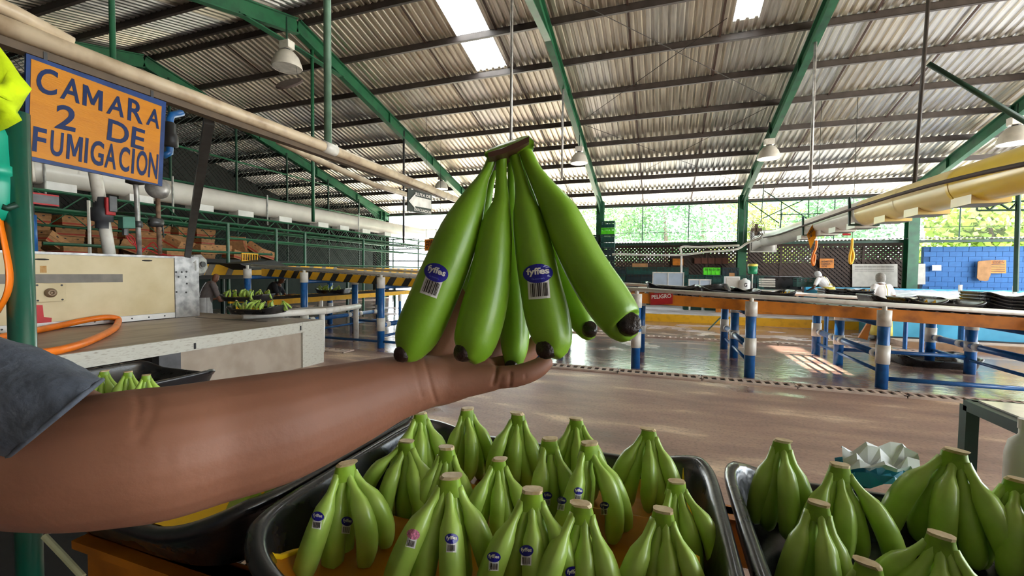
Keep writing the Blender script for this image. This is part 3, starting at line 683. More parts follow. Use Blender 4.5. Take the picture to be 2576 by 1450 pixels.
rounded([pp(-330, 950, .305, .045), pp(-120, 1010, .29, .042), pp(60, 1100, .282, .041), pp(190, 1160, .285, .041)], _u, 18, 24, hm)
rounded([pp(110, 1165, .28, .040), pp(230, 1158, .284, .043), pp(330, 1146, .29, .0445), pp(430, 1134, .30, .0452), pp(560, 1106, .322, .0455, .042), pp(700, 1076, .345, .0450, .04), pp(800, 1046, .366, .0420, .036), pp(900, 1012, .39, .0375, .032), pp(980, 982, .412, .0325, .029), pp(1050, 964, .43, .0285, .028), pp(1110, 956, .445, .0235, .03)], _u, 20, 40, hm)
rounded([pp(1050, 962, .432, .026, .028), pp(1100, 958, .445, .0255, .032), pp(1150, 948, .456, .0235, .034), pp(1205, 938, .464, .0195, .032)], _u, 18, 20, hm)
rounded([pp(1120, 962, .436, .020), pp(1180, 956, .440, .0175), pp(1235, 951, .441, .0142)], None, 14, 14, hm)
fing = [[(1200, 950, .446, .0135), (1245, 950, .440, .0122), (1285, 948, .440, .0118), (1322, 940, .442, .0113), (1352, 927, .446, .0105), (1370, 914, .449, .009)],
        [(1195, 930, .470, .013), (1245, 925, .474, .0118), (1300, 908, .482, .0112), (1345, 872, .49, .0105), (1362, 830, .495, .009)],
        [(1185, 915, .490, .013), (1235, 890, .505, .012), (1278, 850, .520, .0115), (1310, 790, .528, .011), (1322, 742, .53, .009)],
        [(1165, 905, .500, .0135), (1205, 868, .52, .0122), (1236, 815, .535, .0116), (1255, 745, .545, .011), (1262, 700, .548, .009)],
        [(1095, 925, .462, .021), (1118, 872, .482, .0185), (1146, 800, .502, .0155), (1170, 740, .517, .0142), (1186, 698, .522, .0118)]]
for fg in fing: rounded([pp(*q) for q in fg], None, 12, 22, hm)
am = fuse(hm, .0021, 7)
# skin folds pressed into the surface: wrist lines, little-finger joints, elbow
vs = np.zeros(len(am.vertices)*3); am.vertices.foreach_get('co', vs); vs = vs.reshape(-1, 3)
nv = np.zeros(len(am.vertices)*3); am.vertices.foreach_get('normal', nv); nv = nv.reshape(-1, 3)
toc = np.array(CP)-vs; facing = (nv*toc).sum(1) > 0
fd = np.array([_f[:], _r[:], _u[:]]); q = (vs-np.array(CP)) @ fd.T; ux = 1288+F*q[:, 1]/q[:, 0]; uy = 725-F*q[:, 2]/q[:, 0]
def fold(line, depth, wpx):
    best = np.full(len(vs), 1e9)
    for (x0, y0), (x1, y1) in zip(line[:-1], line[1:]):
        dx, dy = x1-x0, y1-y0; t = np.clip(((ux-x0)*dx+(uy-y0)*dy)/(dx*dx+dy*dy), 0, 1)
        best = np.minimum(best, np.hypot(ux-x0-t*dx, uy-y0-t*dy))
    g = np.exp(-(best/wpx)**2)*depth*facing
    vs[:] = vs-nv*g[:, None]
fold([(1066, 895), (1078, 945), (1088, 985), (1097, 1012)], .0009, 4); fold([(1043, 918), (1052, 965), (1062, 1000)], .0005, 4)
fold([(1252, 900), (1248, 940), (1240, 968)], .0014, 4); fold([(1285, 938), (1283, 972)], .0013, 3.5); fold([(1264, 945), (1256, 975)], .0006, 3); fold([(1322, 942), (1322, 952)], .0007, 3)
fold([(342, 990), (352, 1030), (340, 1080)], .0006, 10); fold([(372, 985), (388, 1010), (380, 1050), (345, 1110)], .0006, 14)
am.vertices.foreach_set('co', vs.reshape(-1)); am.materials.clear(); am.materials.append(SKIN); am.polygons.foreach_set('use_smooth', [True]*len(am.polygons)); am.update()
person0 = inst('person', am); tag(person0, 'person reaching a bare forearm in from the edge, grey sleeve, holding up bananas', 'person')
# nail of the little finger
nb = PD(1383, 919, .441)
# sleeve: the hem is cut slantwise, fuller towards the shoulder
sr = crom([(122, 1066, 132, -108, .281, .047), (60, 1046, 112, -128, .283, .047), (-50, 1012, 84, -146, .288, .049), (-200, 975, 50, -158, .296, .053), (-420, 930, 30, -170, .31, .06)], 26)
mb = MB(); n = 40; rg = []
for cx, cy, ex, ey, d, rd in sr:
    e_ = (_r*ex-_u*ey)*(d/F); rg.append([PD(cx, cy, d)+e_*math.cos(q)+ray(cx, cy)*rd*math.sin(q) for q in [2*math.pi*j/n for j in range(n)]])
mb.add([p_ for r_ in rg for p_ in r_], [(i*n+j, i*n+(j+1) % n, (i+1)*n+(j+1) % n, (i+1)*n+j) for i in range(len(rg)-1) for j in range(n)])
sp_ = [tuple(PD(a[0], a[1], a[4])) for a in sr]
rnd = random.Random(4)
for i in range(len(mb.v)):
    r_, j = divmod(i, n); c = V(sp_[r_][:3]); q = V(mb.v[i]); mb.v[i] = tuple(c+(q-c)*(1+.03*math.sin(j*.9+r_*.5)*min(1, r_/5)+.012*math.sin(j*2.1-r_*.9)))
sl_ = mb.build('sleeve', TEE, person0, True); m_ = sl_.modifiers.new('solid', 'SOLIDIFY'); m_.thickness = .0022; m_.offset = 0
hem = MB().tube([V(mb.v[j]) for j in range(n)], .0016, 6, False, 0, True).build('hem', TEE, sl_, True)
tq = V(sp_[-1])-_r*.24; tm0 = MB()
rounded([(tq+V((-.02, -.02, -.62)), .13, .10), (tq+V((-.02, -.02, -.35)), .125, .095), (tq+V((-.01, -.01, -.12)), .12, .09), (tq+V((.0, .0, -.01)), .085, .075)], _r, 20, 24, tm0)
tm0.build('shirt', TEE, person0, True)
# ================================================================ workers at the back
def worker(label, base, yaw, h, lean, arms, cloth, apron, cap, skin=DSKIN, voxel=.014):
    # local frame: facing +Y, feet at origin; lean bends the trunk forward; arms: (elbow, hand) pairs, right first
    t = thing('person', label, 'person', base); s = h/1.62
    R_ = Matrix.Translation(V(base)) @ Matrix.Rotation(math.radians(yaw), 4, 'Z') @ Matrix.Scale(s, 4)
    hip = V((0, 0, .86)); B = Matrix.Rotation(-lean, 3, 'X')
    def tr(x, y, z): return R_ @ (hip+B @ (V((x, y, z))-hip))
    def leg(sg): return [(R_ @ V((sg*.10, 0, .88)), .085*s, .09*s), (R_ @ V((sg*.11, .02, .47)), .062*s, .065*s), (R_ @ V((sg*.12, -.01, .25)), .052*s, .055*s), (R_ @ V((sg*.12, -.02, .07)), .04*s, .042*s)]
    bm_ = MB()
    for sg in (-1, 1): rounded(leg(sg), None, 10, 16, bm_); rounded([(R_ @ V((sg*.12, -.04, .045)), .045*s, .04*s), (R_ @ V((sg*.13, .13, .035)), .04*s, .03*s)], None, 10, 8, bm_)
    rounded([(tr(0, 0, .86), .15*s, .11*s), (tr(0, 0, 1.02), .135*s, .1*s), (tr(0, .01, 1.2), .165*s, .11*s), (tr(0, 0, 1.32), .13*s, .085*s)], _r, 14, 16, bm_)
    rounded([(tr(0, 0, 1.3), .055*s, .055*s), (tr(0, .03, 1.42), .05*s, .05*s)], None, 10, 6, bm_)
    rounded([(tr(0, .035, 1.46), .068*s, .08*s), (tr(0, .03, 1.54), .072*s, .085*s)], None, 14, 10, bm_)
    rounded([(tr(0, .115, 1.485), .012*s, .012*s), (tr(0, .135, 1.475), .011*s, .011*s)], None, 6, 4, bm_)
    sh = []
    for sg, (el, ha) in zip((1, -1), arms):
        a = tr(sg*.17, 0, 1.3); e = R_ @ V(el); hd = R_ @ V(ha)
        rounded([(a, .05*s, .05*s), (a.lerp(e, .5), .044*s, .044*s), (e, .036*s, .036*s)], None, 10, 10, bm_); d = (hd-e)
        rounded([(e, .037*s, .037*s), (e+d*.55, .03*s, .03*s), (hd, .023*s, .023*s)], None, 10, 10, bm_)
        dn = d.normalized()
        rounded([(hd, .026*s, .024*s), (hd+dn*.07*s, .032*s, .018*s)], None, 8, 6, bm_)
        sd = dn.cross(V((0, 0, 1))).normalized()
        for k in range(4): rounded([(hd+dn*.07*s+sd*(k-1.5)*.017*s, .008*s, .008*s), (hd+dn*(.13+.01*(k in (1, 2)))*s+sd*(k-1.5)*.019*s, .007*s, .007*s)], None, 6, 5, bm_)
        rounded([(hd+dn*.02*s+sd*.025*s, .01*s, .01*s), (hd+dn*.07*s+sd*.055*s, .008*s, .008*s)], None, 6, 5, bm_)
        sh.append((a, e))
    me = fuse(bm_, voxel*.75, 3); me.materials.clear(); me.materials.append(skin); inst('body', me, None, t)
    tm = MB(); rounded([(tr(0, 0, .88), .175*s, .135*s), (tr(0, 0, 1.02), .16*s, .12*s), (tr(0, .01, 1.2), .19*s, .13*s), (tr(0, 0, 1.31), .165*s, .1*s), (tr(0, 0, 1.345), .1*s, .075*s)], _r, 16, 18, tm)
    for a, e in sh: rounded([(a.lerp(tr(0, 0, 1.28), .3), .068*s, .068*s), (a, .066*s, .066*s), (a.lerp(e, .62), .062*s, .062*s)], None, 12, 10, tm)
    me = fuse(tm, voxel, 3); me.materials.clear(); me.materials.append(cloth); inst('shirt', me, None, t)
    if apron:
        ab = MB(); n = 24; rows_ = []
        for z, a, b in ((.98, .175, .135), (.8, .19, .16), (.5, .2, .17), (.25, .215, .18), (.14, .22, .185)):
            rows_.append([R_ @ V((a*math.cos(q_)*(1+.03*math.sin(6*q_)*(1-z)), b*math.sin(q_), z)) for q_ in [2*math.pi*j/n for j in range(n+1)]])
        ab.grid(rows_); o = ab.build('apron', apron, t, True); m_ = o.modifiers.new('solid', 'SOLIDIFY'); m_.thickness = .006
        kb_ = MB()
        for sx in (-1, 1): kb_.tube([tr(0, -.14, 1.0), tr(sx*.05, -.155, 1.02), tr(sx*.06, -.15, .96), tr(0, -.14, .98)], .01*s, 6)
        kb_.tube([tr(0, -.12, 1.34), tr(.01, -.15, 1.2), tr(0, -.15, 1.02)], .009*s, 6); kb_.build('apron_tie', apron, t)
    if cap:
        cb_ = MB(); rounded([(tr(0, .02, 1.475), .088*s, .1*s), (tr(0, .02, 1.555), .085*s, .098*s)], None, 16, 10, cb_); cb_.build('hair_net', cap, t, True)
    for sg in (-1, 1):
        bt_ = MB(); rounded([(R_ @ V((sg*.12, -.02, .26)), .062*s, .062*s), (R_ @ V((sg*.12, -.02, .07)), .055*s, .055*s), (R_ @ V((sg*.125, .12, .045)), .05*s, .042*s)], None, 10, 12, bt_); bt_.build('boot', BLK, t, True)
    return t
wp = P(2216, 858, 'z', 0)
worker('person in white tee, hair net and yellow apron seen from behind at the black trays', wp, 18, 1.62, .10, (((.36, .10, 1.05), (.52, .36, 1.12)), ((-.27, .06, 1.0), (-.1, .36, 1.02))), WTEE, APRON, NETM)
wp2 = P(2085, 745, 'y', 16.0)
worker('person in white tee bending over the bench before the dark navy door', (wp2.x, wp2.y, .26), 35, 1.55, .62, (((.34, .25, .95), (.3, .5, .85)), ((-.34, .25, .95), (-.24, .52, .85))), WTEE, APRON, mat('white_cap', (214, 216, 220), .7))
worker('person in dull grey tee with tied white apron behind the blue-legged conveyor start', (P(512, 700, 'y', 6.8).x, 6.8, 0), -20, 1.5, .35, (((.3, .25, .9), (.2, .5, .95)), ((-.3, .2, .9), (-.2, .5, .95))), mat('dull_tee', (110, 100, 98), .9), mat('white_tie', (190, 190, 190), .8), None)
worker('person in dark clothes leaning under the hazard-striped conveyor', (P(672, 700, 'y', 8.6).x, 8.6, 0), -60, 1.5, .6, (((.3, .4, .9), (.2, .6, .95)), ((-.3, .4, .9), (-.2, .6, .95))), mat('dark_tee', (50, 52, 60), .9), mat('white_tie', (190, 190, 190), .8), None)
# ================================================================ long gravity conveyors with blue and white pipe legs
def zrail(x): return 1.28-.041*x
legm = {}
def leg_part(x, y, top, parent, bands):
    mb = MB().cyl((x, y, 0), (x, y, top), .072, 14); l = mb.build('leg', BLUE, parent, True)
    for a, b in bands: MB().cyl((x, y, a), (x, y, b), .083, 14).build('sleeve', PVC, l, True)
    return l
def conveyor(name, label, x0, x1, legx, beam, hazard=False, back=9.9):
    t = thing(name, label, 'conveyor', ((x0+x1)/2, 8.4, 0))
    for y, nm in ((7.42, 'front_beam'), (back-.1, 'rear_beam')):
        b = MB(); b.hexa([V((x, yy, zrail(x)+dz)) for dz in (-.235, -.07) for x, yy in ((x0, y), (x1, y), (x1, y+.05), (x0, y+.05))]); bo_ = b.build(nm, YEL if hazard else ORANGE, t)
        if hazard and nm == 'front_beam':
            x = x0+.15
            while x < x1-.2:
                MB().hexa([V((xx, yy, zrail(xx)+dz)) for dz, sft in ((-.236, 0), (-.069, .11)) for xx, yy in ((x+sft, y-.004), (x+.15+sft, y-.004), (x+.15+sft, y), (x+sft, y))]).build('black_stripe', BLK, bo_); x += .36
    rl2 = MB().cyl((0, 7.47, 0), (0, back-.1, 0), .03, 8).mesh('roller', DSTEEL)
    for i in range(int((x1-x0)/.16)): x = x0+.08+i*.16; inst('roller', rl2, (x, 0, zrail(x)-.085), t)
    for y in (7.25, back+.1):
        MB().cyl((x0-.1, y, zrail(x0)), (x1, y, zrail(x1)), .034, 10).build('guard_rail', PVC, t, True)
    for x in legx:
        zt = zrail(x)
        l = leg_part(x, 7.25, zt-.1, t, ((zt-.30, zt-.08), (.34, .6))); MB().cyl((x, 7.25, zt-.1), (x, 7.25, zt), .03, 8).build('rail_post', PVC, l, True)
        leg_part(x+.02, 8.85, zt-.24, t, ((zt-.38, zt-.22), (.36, .52))); leg_part(x-.02, back-.05, zt-.24, t, ((zt-.36, zt-.22), (.36, .62)))
        MB().cyl((x, 7.25, .45), (x, back, .45), .05, 10).build('cross_rail', BLUE, t, True)
        for y in (7.45, 8.65, 9.05, back-.25): MB().cyl((x, y-.06, .45), (x, y+.06, .45), .06, 10).build('rail_socket', PVC, t, True)
        MB().cyl((x, 7.25, .22), (x, back, .22), .026, 8).build('cross_rail', BLUE, t, True)
        MB().cyl((x, 7.25, zt-.28), (x, back, zt-.28), .04, 8).build('bearer', BLUE, t, True)
    return t
c_r = conveyor('roller_conveyor', 'long orange-beamed roller conveyor on blue and white pipe legs across the wet floor', -.95, 6.2, (-.36, 1.30, 2.93, 4.7), ORANGE)
for x0, x1, z in ((2.93, 4.6, .13), (2.93, 4.7, .27)): MB().cyl((x0, 7.25 if z < .2 else 8.85, z), (x1, 7.25 if z < .2 else 8.85, z), .03, 8).build('foot_rail', BLUE, c_r, True)
c_l = conveyor('roller_conveyor', 'hazard-striped roller conveyor on blue pipe legs behind the workbench', -8.7, -1.6, (-8.93, -7.28, -5.31, -3.6, -2.0), YEL, True)
for z in (.3,): MB().cyl((-7.2, 8.85, z), (-2, 8.85, z), .03, 8).build('foot_rail', BLUE, c_l, True); MB().cyl((-7.2, 7.25, .12), (-2, 7.25, .12), .026, 8).build('foot_rail', BLUE, c_l, True)
# danger sign
a, b_, c_, d_ = [P(*q, 'y', 7.40) for q in ((1636, 768), (1692, 765), (1692, 738), (1636, 738))]
sg = thing('danger_sign', 'small red sign with white lettering on the conveyor beam end', 'sign', a)
MB().ext([a, b_, c_, d_], (0, .012, 0)).build('plate', DRED, sg)
text('PELIGRO', a.lerp(d_, .52)+V((.02, 0, 0)), (b_-a)*.88, (d_-a)*.33, LETW, sg)
# trays riding on the far conveyor
def far_tray(px_, py_, label, rz=0, tilt=0, dz=0, y=8.3, liner=True, sc=1., tx=0):
    p = P(px_, py_, 'y', y); z = zrail(p.x)-.05+dz
    return tray(label, Matrix.Translation((p.x, y, z)) @ Matrix.Rotation(math.radians(rz), 4, 'Z') @ Matrix.Rotation(math.radians(tx), 4, 'X') @ Matrix.Rotation(math.radians(tilt), 4, 'Y') @ Matrix.Scale(sc, 4), liner, 'empty trays on the far conveyor', True)
far_tray(1690, 725, 'black tray with yellow foam riding above the danger sign', 4, 3, .0, 8.2)
far_tray(1765, 722, 'black tray tipped upside down on its neighbour above the danger sign', -6, 8, .11, 8.2, False, tx=172)
far_tray(1915, 730, 'yellow-edged black tray beside the thick middle pipe leg', 0, 2, 0, 8.2)
far_tray(1830, 735, 'flat dark tray between the two yellow-edged ones', 0, 2, -.01, 7.9, False)
far_tray(2260, 752, 'yellow-edged tray just past the standing worker', 0, 3, 0, 8.0)
far_tray(2345, 755, 'grey compartment tray beyond the worker', 0, 2, .0, 7.9, False)
far_tray(2420, 752, 'yellow-edged tray in front of the foaming tank', 0, 2, .02, 8.6)
for k in range(4): far_tray(2545, 768, ['lowest', 'second', 'third', 'uppermost'][k]+' tray in the black stack at the conveyor end', 0, 2, .0+k*.045, 8.1, False)
for j, (px0, nm) in enumerate(((2115, 'the stack nearer the crouched worker'), (2165, 'the stack nearer the standing worker'))):
    for k in range(5):
        p = P(px0, 760, 'y', 10.6); tray(['bottom', 'second', 'middle', 'fourth', 'top'][k]+' grey tray in '+nm, Matrix.Translation((p.x, 10.9, .98+k*.05)) @ Matrix.Rotation(.1, 4, 'Z') @ Matrix.Scale(.62, 4), k == 4, 'nested tray stacks', True)
sb = thing('side_bench', 'low white bench under the nested tray stacks', 'bench', (3.9, 10.9, 0))
MB().bb((3.2, 10.5, .9), (5.0, 11.3, .96)).build('bench_top', PVC, sb)
for x in (3.3, 4.9):
    for y in (10.6, 11.2): MB().cyl((x, y, 0), (x, y, .9), .04, 8).build('leg', BLUE, sb)
# ================================================================ workbench and fumigation machine
XT, XC, ZT = -5.33, -7.69, .719
tb_ = thing('workbench', 'wide workbench with chipped white painted edge and stained top', 'workbench', (-6.6, 4, 0))
MB().bb((-9.3, 1.2, ZT-.03), (XT-.02, 5.70, ZT)).build('bench_top', BOARD, tb_)
MB().bb((-7.5, 5.10, ZT+.0005), (-5.9, 5.13, ZT+.004)).build('groove_strip', BLK, tb_)
zf = P(767, 836, 'x', XT).z
fm = MB(); fm.bb((XT-.05, 1.2, zf), (XT, 5.27, ZT+.002)); fa = fm.build('fascia', CHIP, tb_)
MB().bb((XT-.05, 5.27, 0), (XT+.003, 5.715, ZT+.003)).build('end_post', CHIP, tb_)
MB().bb((-9.3, 5.68, .0), (XT-.05, 5.715, ZT+.001)).build('end_panel', CHIP, tb_)
pn0 = P(452, 900, 'x', XT-.03).y
MB().bb((XT-.06, pn0, .0), (XT-.03, 5.27, zf)).build('side_panel', SHEETM, tb_)
MB().bb((XT-.12, P(402, 920, 'x', XT).y, 0), (XT-.01, pn0, zf)).build('support_post', DSTEEL, tb_)
for q in ((490, 871), (756, 826)):
    p = P(*q, 'x', XT); mb = MB(); mb.tube([p+V((.002, 0, .035)), p+V((.002, 0, -.035))], .013, 8); mb.build('slot', BLK, fa)
MB().bb((-9.3, 1.2, .3), (-5.6, 4.4, .33)).build('lower_shelf', mat('pale_shelf', (200, 206, 210), .4), tb_)
mc = thing('fumigation_cabinet', 'long cream machine cabinet with grey band standing on the workbench', 'machine', (-8.4, 3.6, ZT))
MB().bb((-9.3, 1.4, ZT+.06), (XC-.02, 5.24, 1.73)).build('cabinet_body', STEEL, mc)
fp = MB(); fp.bb((XC-.02, 1.4, .82), (XC, 4.90, 1.72)); fpo = fp.build('front_panel', CREAM, mc)
MB().bb((XC-.3, 1.4, 1.725), (XC+.015, 5.2, 1.755)).build('top_flange', STEEL, mc)
MB().bb((XC-.02, 1.4, ZT+.012), (XC+.006, 4.9, .815)).build('bottom_trim', WHITE, mc)
for k in range(9): y = 2.9+k*.23; MB().cyl((XC+.002, y, .772), (XC+.009, y, .772), .012, 8).build('bolt_hole', BLK, mc)
MB().bb((XC, 1.4, 1.338), (XC+.004, 4.173, 1.458)).build('grey_band', GREY, fpo)
for q in ((105, 653), (370, 656)):
    p = P(*q, 'x', XC); mb = MB(); mb.tube([p+V((.0, -.07, 0)), p+V((0, -.03, 0)), p+V((0, .03, 0)), p+V((0, .07, 0))], [(.006, .006), (.012, .012), (.012, .012), (.006, .006)], 8); mb.build('slot', BLK, fpo)
RUSTST = mat('rust_stain', (178, 128, 62), .6, scale=12, col2=(200, 168, 110))
p = P(108, 675, 'x', XC); MB().bb(p+V((0, -.03, -.06)), p+V((.002, .035, .03))).build('rust_streak', RUSTST, fpo)
# red mark: upright and foot
RMK = [[(80, 768), (107, 768), (110, 798), (130, 800), (129, 812), (80, 815)]]
for poly in RMK: MB().ext([P(*q, 'x', XC+.001) for q in poly], (.003, 0, 0)).build('red_mark', RED, fpo)
cbx = thing('switch_box', 'square cream switch box with round push button on the cabinet', 'switch box', P(120, 738, 'x', XC))
q0, q1, q2, q3 = [P(*q, 'x', XC+.004) for q in ((80, 762), (160, 757), (162, 714), (82, 712))]
MB().ext([q0, q1, q2, q3], (.05, 0, 0)).build('housing', CREAM, cbx, bev=.006)
p = P(126, 737, 'x', XC+.054)
MB().lathe([(.0, 0), (.06, 0), (.06, .03), (.045, .035), (.042, .05), (.022, .05), (.022, .035), (0, .035)], p, 20, axis=(1, 0, 0)).build('push_button', mat('brass_grey', (150, 128, 104), .4, metal=.4), cbx, True)
for q in ((93, 718), (155, 718), (95, 757), (157, 754)):
    p = P(*q, 'x', XC+.054); MB().cyl(p, p+V((.006, 0, 0)), .012, 8).build('screw', BLK, cbx)
ep = thing('gear_plate', 'bare steel end plate with bolt holes and octagonal gearbox beside cream cabinet', 'machine part', (XC, 5.1, ZT))
MB().bb((XC-.05, 4.905, ZT+.005), (XC+.012, 5.30, 1.76)).build('plate', STEEL, ep)
for q in ((443, 685), (457, 685), (469, 684), (449, 697), (467, 697), (470, 714), (468, 736), (444, 735)):
    p = P(*q, 'x', XC+.012); MB().cyl(p, p+V((.003, 0, 0)), .016, 8).build('hole', BLK, ep)
p = P(494, 668, 'x', XC-.1); MB().lathe([(0, -.12), (.17, -.12), (.2, -.08), (.2, .05), (.15, .09), (.06, .09), (.05, .11), (0, .11)], p, 8, axis=(1, .25, 0)).build('gearbox', STEEL, ep)
MB().lathe([(0, .0), (.05, 0), (.05, .03), (0, .03)], p+V((.1, .03, .02)), 12, axis=(1, .25, 0)).build('shaft_cap', DSTEEL, ep)
po = MB().beam((XC-.05, 5.15, 1.76), (-4.2, 3.02, 3.0), .085, .085).build('slanted_post', DSTEEL); tag(po, 'dark slanted steel tube post rising from the gearbox to the overhead pipe', 'post')
po.name = 'support_post'
# pipes and valves standing on the cabinet
def pt(x, y, X=XC-.25): return P(x, y, 'x', X)
hs = thing('valve_pipe', 'thick cream hose pipe with dark union valve and red lever', 'pipe', pt(276, 640))
MB().tube([pt(276, 642), pt(262, 560)], .075, 14).build('lower_pipe', PVC, hs, True); MB().tube([pt(252, 510), pt(240, 440), pt(236, 415)], .078, 14).build('upper_pipe', PVC, hs, True)
MB().lathe([(.085, -.24), (.085, -.14), (.13, -.13), (.13, .06), (.1, .07), (.1, .22), (.08, .23)], pt(257, 535), 14).build('union', mat('union_grey', (64, 66, 72), .45), hs, True)
p = pt(277, 520, XC-.12); mb = MB(); mb.box(p, (.05, .12, .26)); mb.build('lever', RED, hs, bev=.01); MB().box(p+V((.03, .02, .04)), (.03, .1, .24)).build('lever_cover', DSTEEL, hs, bev=.01)
def pipe_thing(name, label, pts, r, m, extra=(), cat='pipe'):
    t = thing(name, label, cat, pts[0]); MB().tube(pts, r, 10).build('pipe', m, t, True)
    for nm, mb, mm in extra: mb.build(nm, mm, t, True)
    return t
pipe_thing('valve_pipe', 'spattered thin steel pipe under the yellow sign with a clamp', [pt(351, 645), pt(347, 560), pt(343, 480), pt(340, 455)], .035, STEEL, (('clamp', MB().lathe([(.05, -.05), (.06, -.03), (.06, .03), (.05, .05)], pt(348, 565), 10), DSTEEL), ('flange', MB().lathe([(.05, -.02), (.12, .0), (.12, .05), (.06, .08)], pt(340, 462), 12), BLK)))
pipe_thing('gauge_pipe', 'rusty pipe topped by a round steel gauge near the sign corner', [pt(402, 640), pt(399, 560), pt(397, 500)], .034, mat('rusty_pipe', (150, 124, 104), .6, scale=14, col2=(96, 70, 56)), (('gauge', MB().lathe([(0, -.06), (.16, -.06), (.17, -.02), (.17, .04), (.1, .08), (0, .08)], pt(398, 475), 20, axis=(.6, -.5, .1)), STEEL), ('tee_valve', MB().lathe([(.03, -.1), (.08, -.08), (.08, .08), (.03, .1)], pt(392, 560), 10, axis=(0, 1, 0)), DSTEEL), ('lever', MB().tube([pt(407, 550), pt(412, 598)], .012, 6), DSTEEL)))
jb = thing('junction_box', 'small teal junction box with red wires hanging from it', 'junction box', pt(312, 575))
jx = [pt(*q) for q in ((297, 575), (329, 576), (328, 547), (296, 546))]; MB().ext(jx, (.12, 0, 0)).build('housing', mat('box_teal', (70, 128, 112), .5), jb, bev=.008)
MB().cyl(pt(315, 576), pt(315, 592), .04, 8).build('gland', DSTEEL, jb)
for k in range(3): MB().tube([V(a) for a in crom([pt(*q) for q in ((316, 588), (328+4*k, 610-6*k), (350, 622+8*k), (372+6*k, 628-9*k), (400, 640-5*k), (430-9*k, 642))], 24)], .008, 5).build('wire', RED, jb)
pipe_thing('blue_pipe', 'blue pipe with dark union hanging just right of the yellow sign', [P(*q, 'x', -6.0) for q in ((458, 284), (432, 290), (427, 300), (428, 345), (426, 385), (410, 392))], .042, BLUE, (('union', MB().lathe([(.05, -.16), (.085, -.14), (.085, .0), (.065, .02), (.065, .14), (.05, .16)], P(428, 340, 'x', -6.0), 12), BLK),))
vp_ = thing('valve_pipe', 'blue and white upright pipe with red-edged valve handle beside the green pole', 'pipe', pt(76, 632))
MB().tube([pt(77, 634), pt(73, 540)], .07, 12).build('blue_pipe', BLUE, vp_, True); MB().tube([pt(70, 540), pt(66, 470)], .062, 12).build('union', DSTEEL, vp_, True); MB().tube([pt(66, 455), pt(64, 405)], .085, 12).build('white_pipe', PVC, vp_, True)
p = pt(92, 500, XC-.1); MB().box(p, (.06, .42, .12)).build('lever', DSTEEL, vp_); MB().box(p+V((0, 0, .065)), (.062, .42, .02)).build('lever_edge', RED, vp_); MB().box(p+V((0, 0, -.065)), (.062, .42, .02)).build('lever_edge', RED, vp_)
# ---- sign on the overhead pipe
XS = -4.0
S = lambda x, y: P(x, y, 'x', XS)
sn = thing('hanging_sign', 'glossy yellow sign with navy border and navy hand-painted lettering', 'sign', S(235, 300))
MB().ext([S(62, 401), S(408, 469), S(418, 257), S(66, 134)], (-.02, 0, 0)).build('border_board', SIGNB, sn)
MB().ext([S(71, 392), S(396, 463), S(406, 268), S(78, 148)], (.004, 0, 0)).build('yellow_panel', SIGNY, sn)
MGL = [(0, 0), (0, 1), (.24, 1), (.5, .42), (.76, 1), (1, 1), (1, 0), (.8, 0), (.8, .7), (.58, .16), (.42, .16), (.2, .7), (.2, 0)]
def stext(body, bl, br, tl, bold=.018):
    o, ux, uy = S(*bl), S(*br)-S(*bl), S(*tl)-S(*bl)
    if body == 'M': MB().ext([o+V((.006, 0, 0))+ux*a+uy*b for a, b in MGL], (.0015, 0, 0)).build('lettering', NAVY, sn)
    else: text(body, o, ux, uy, NAVY, sn, lift=.007, bold=bold)
stext('C', (88, 234), (141, 243), (93, 168)); stext('A', (150, 247), (199, 262), (158, 190)); stext('M', (206, 264), (256, 281), (208, 212)); stext('A', (266, 285), (310, 297), (274, 236)); stext('R', (319, 302), (358, 314), (322, 246)); stext('A', (366, 313), (399, 326), (372, 268))
stext('2', (136, 322), (188, 333), (142, 260)); stext('DE', (267, 352), (360, 379), (272, 298))
for ch, x0, x1 in (('F', 79, 113), ('U', 124, 156), ('M', 165, 204), ('I', 210.5, 218), ('G', 225, 258), ('A', 261, 290), ('C', 297, 323), ('I', 328.5, 335), ('O', 341, 368), ('N', 371, 394)):
    yb = lambda x: 380+.226*(x-79); stext(ch, (x0, yb(x0)), (x1, yb(x1)), (x0+4, yb(x0)-63), .02)
for y in (1.75, 2.4): MB().bb((XS-.012, y, S(235, 300).z+.1), (XS-.006, y+.02, 3.02)).build('hanger', BLK, sn)
# ---- overhead pipe rail
ZP = 3.09
ov = thing('overhead_pipe', 'long aged white pipe running over the yellow sign into the shed', 'pipe', (XS, 4.5, ZP))
MB().tube([(XS, 1.0, ZP), (XS, 4.35, ZP), (XS, 8.4, ZP-.07)], .062, 12).build('pipe', OLDPVC, ov, True)
MB().tube([V((XS-.02, 1.28, ZP+.13)), V((XS-.02, 1.38, ZP+.13)), V((XS-.02, 1.62, ZP+.12)), V((XS, 1.9, ZP+.06))], [.03, .05, .05, .045], 10).build('pipe_end', OLDPVC, ov, True)
MB().cyl((XS, 4.30, ZP), (XS, 4.5, ZP-.002), .075, 12).build('coupling', PVC, ov, True)
MB().bb((XS-.1, 1.0, ZP-.115), (XS-.01, 7.6, ZP-.055)).build('channel', mat('channel_brown', (88, 70, 50), .6), ov)
pb = MB().tube([P(*q, 'x', -5.0) for q in ((700, 355), (760, 385), (850, 425), (940, 465), (1050, 498))], .05, 10).build('branch_pipe', OLDPVC, None, True); tag(pb, 'thinner aged pipe branching under the long overhead pipe', 'pipe')
def rod(label, a, b, r, m=GREEN):
    o = MB().cyl(a, b, r, 8).build('hanger_rod', m, None, True); return tag(o, label, 'rod')
G_ = lambda x, y: zr(y)-.15
p = P(285, 178, 'x', XS); rod('green hanger rod above the yellow sign', p, (p.x, p.y, zr(p.y)-.1), .02)
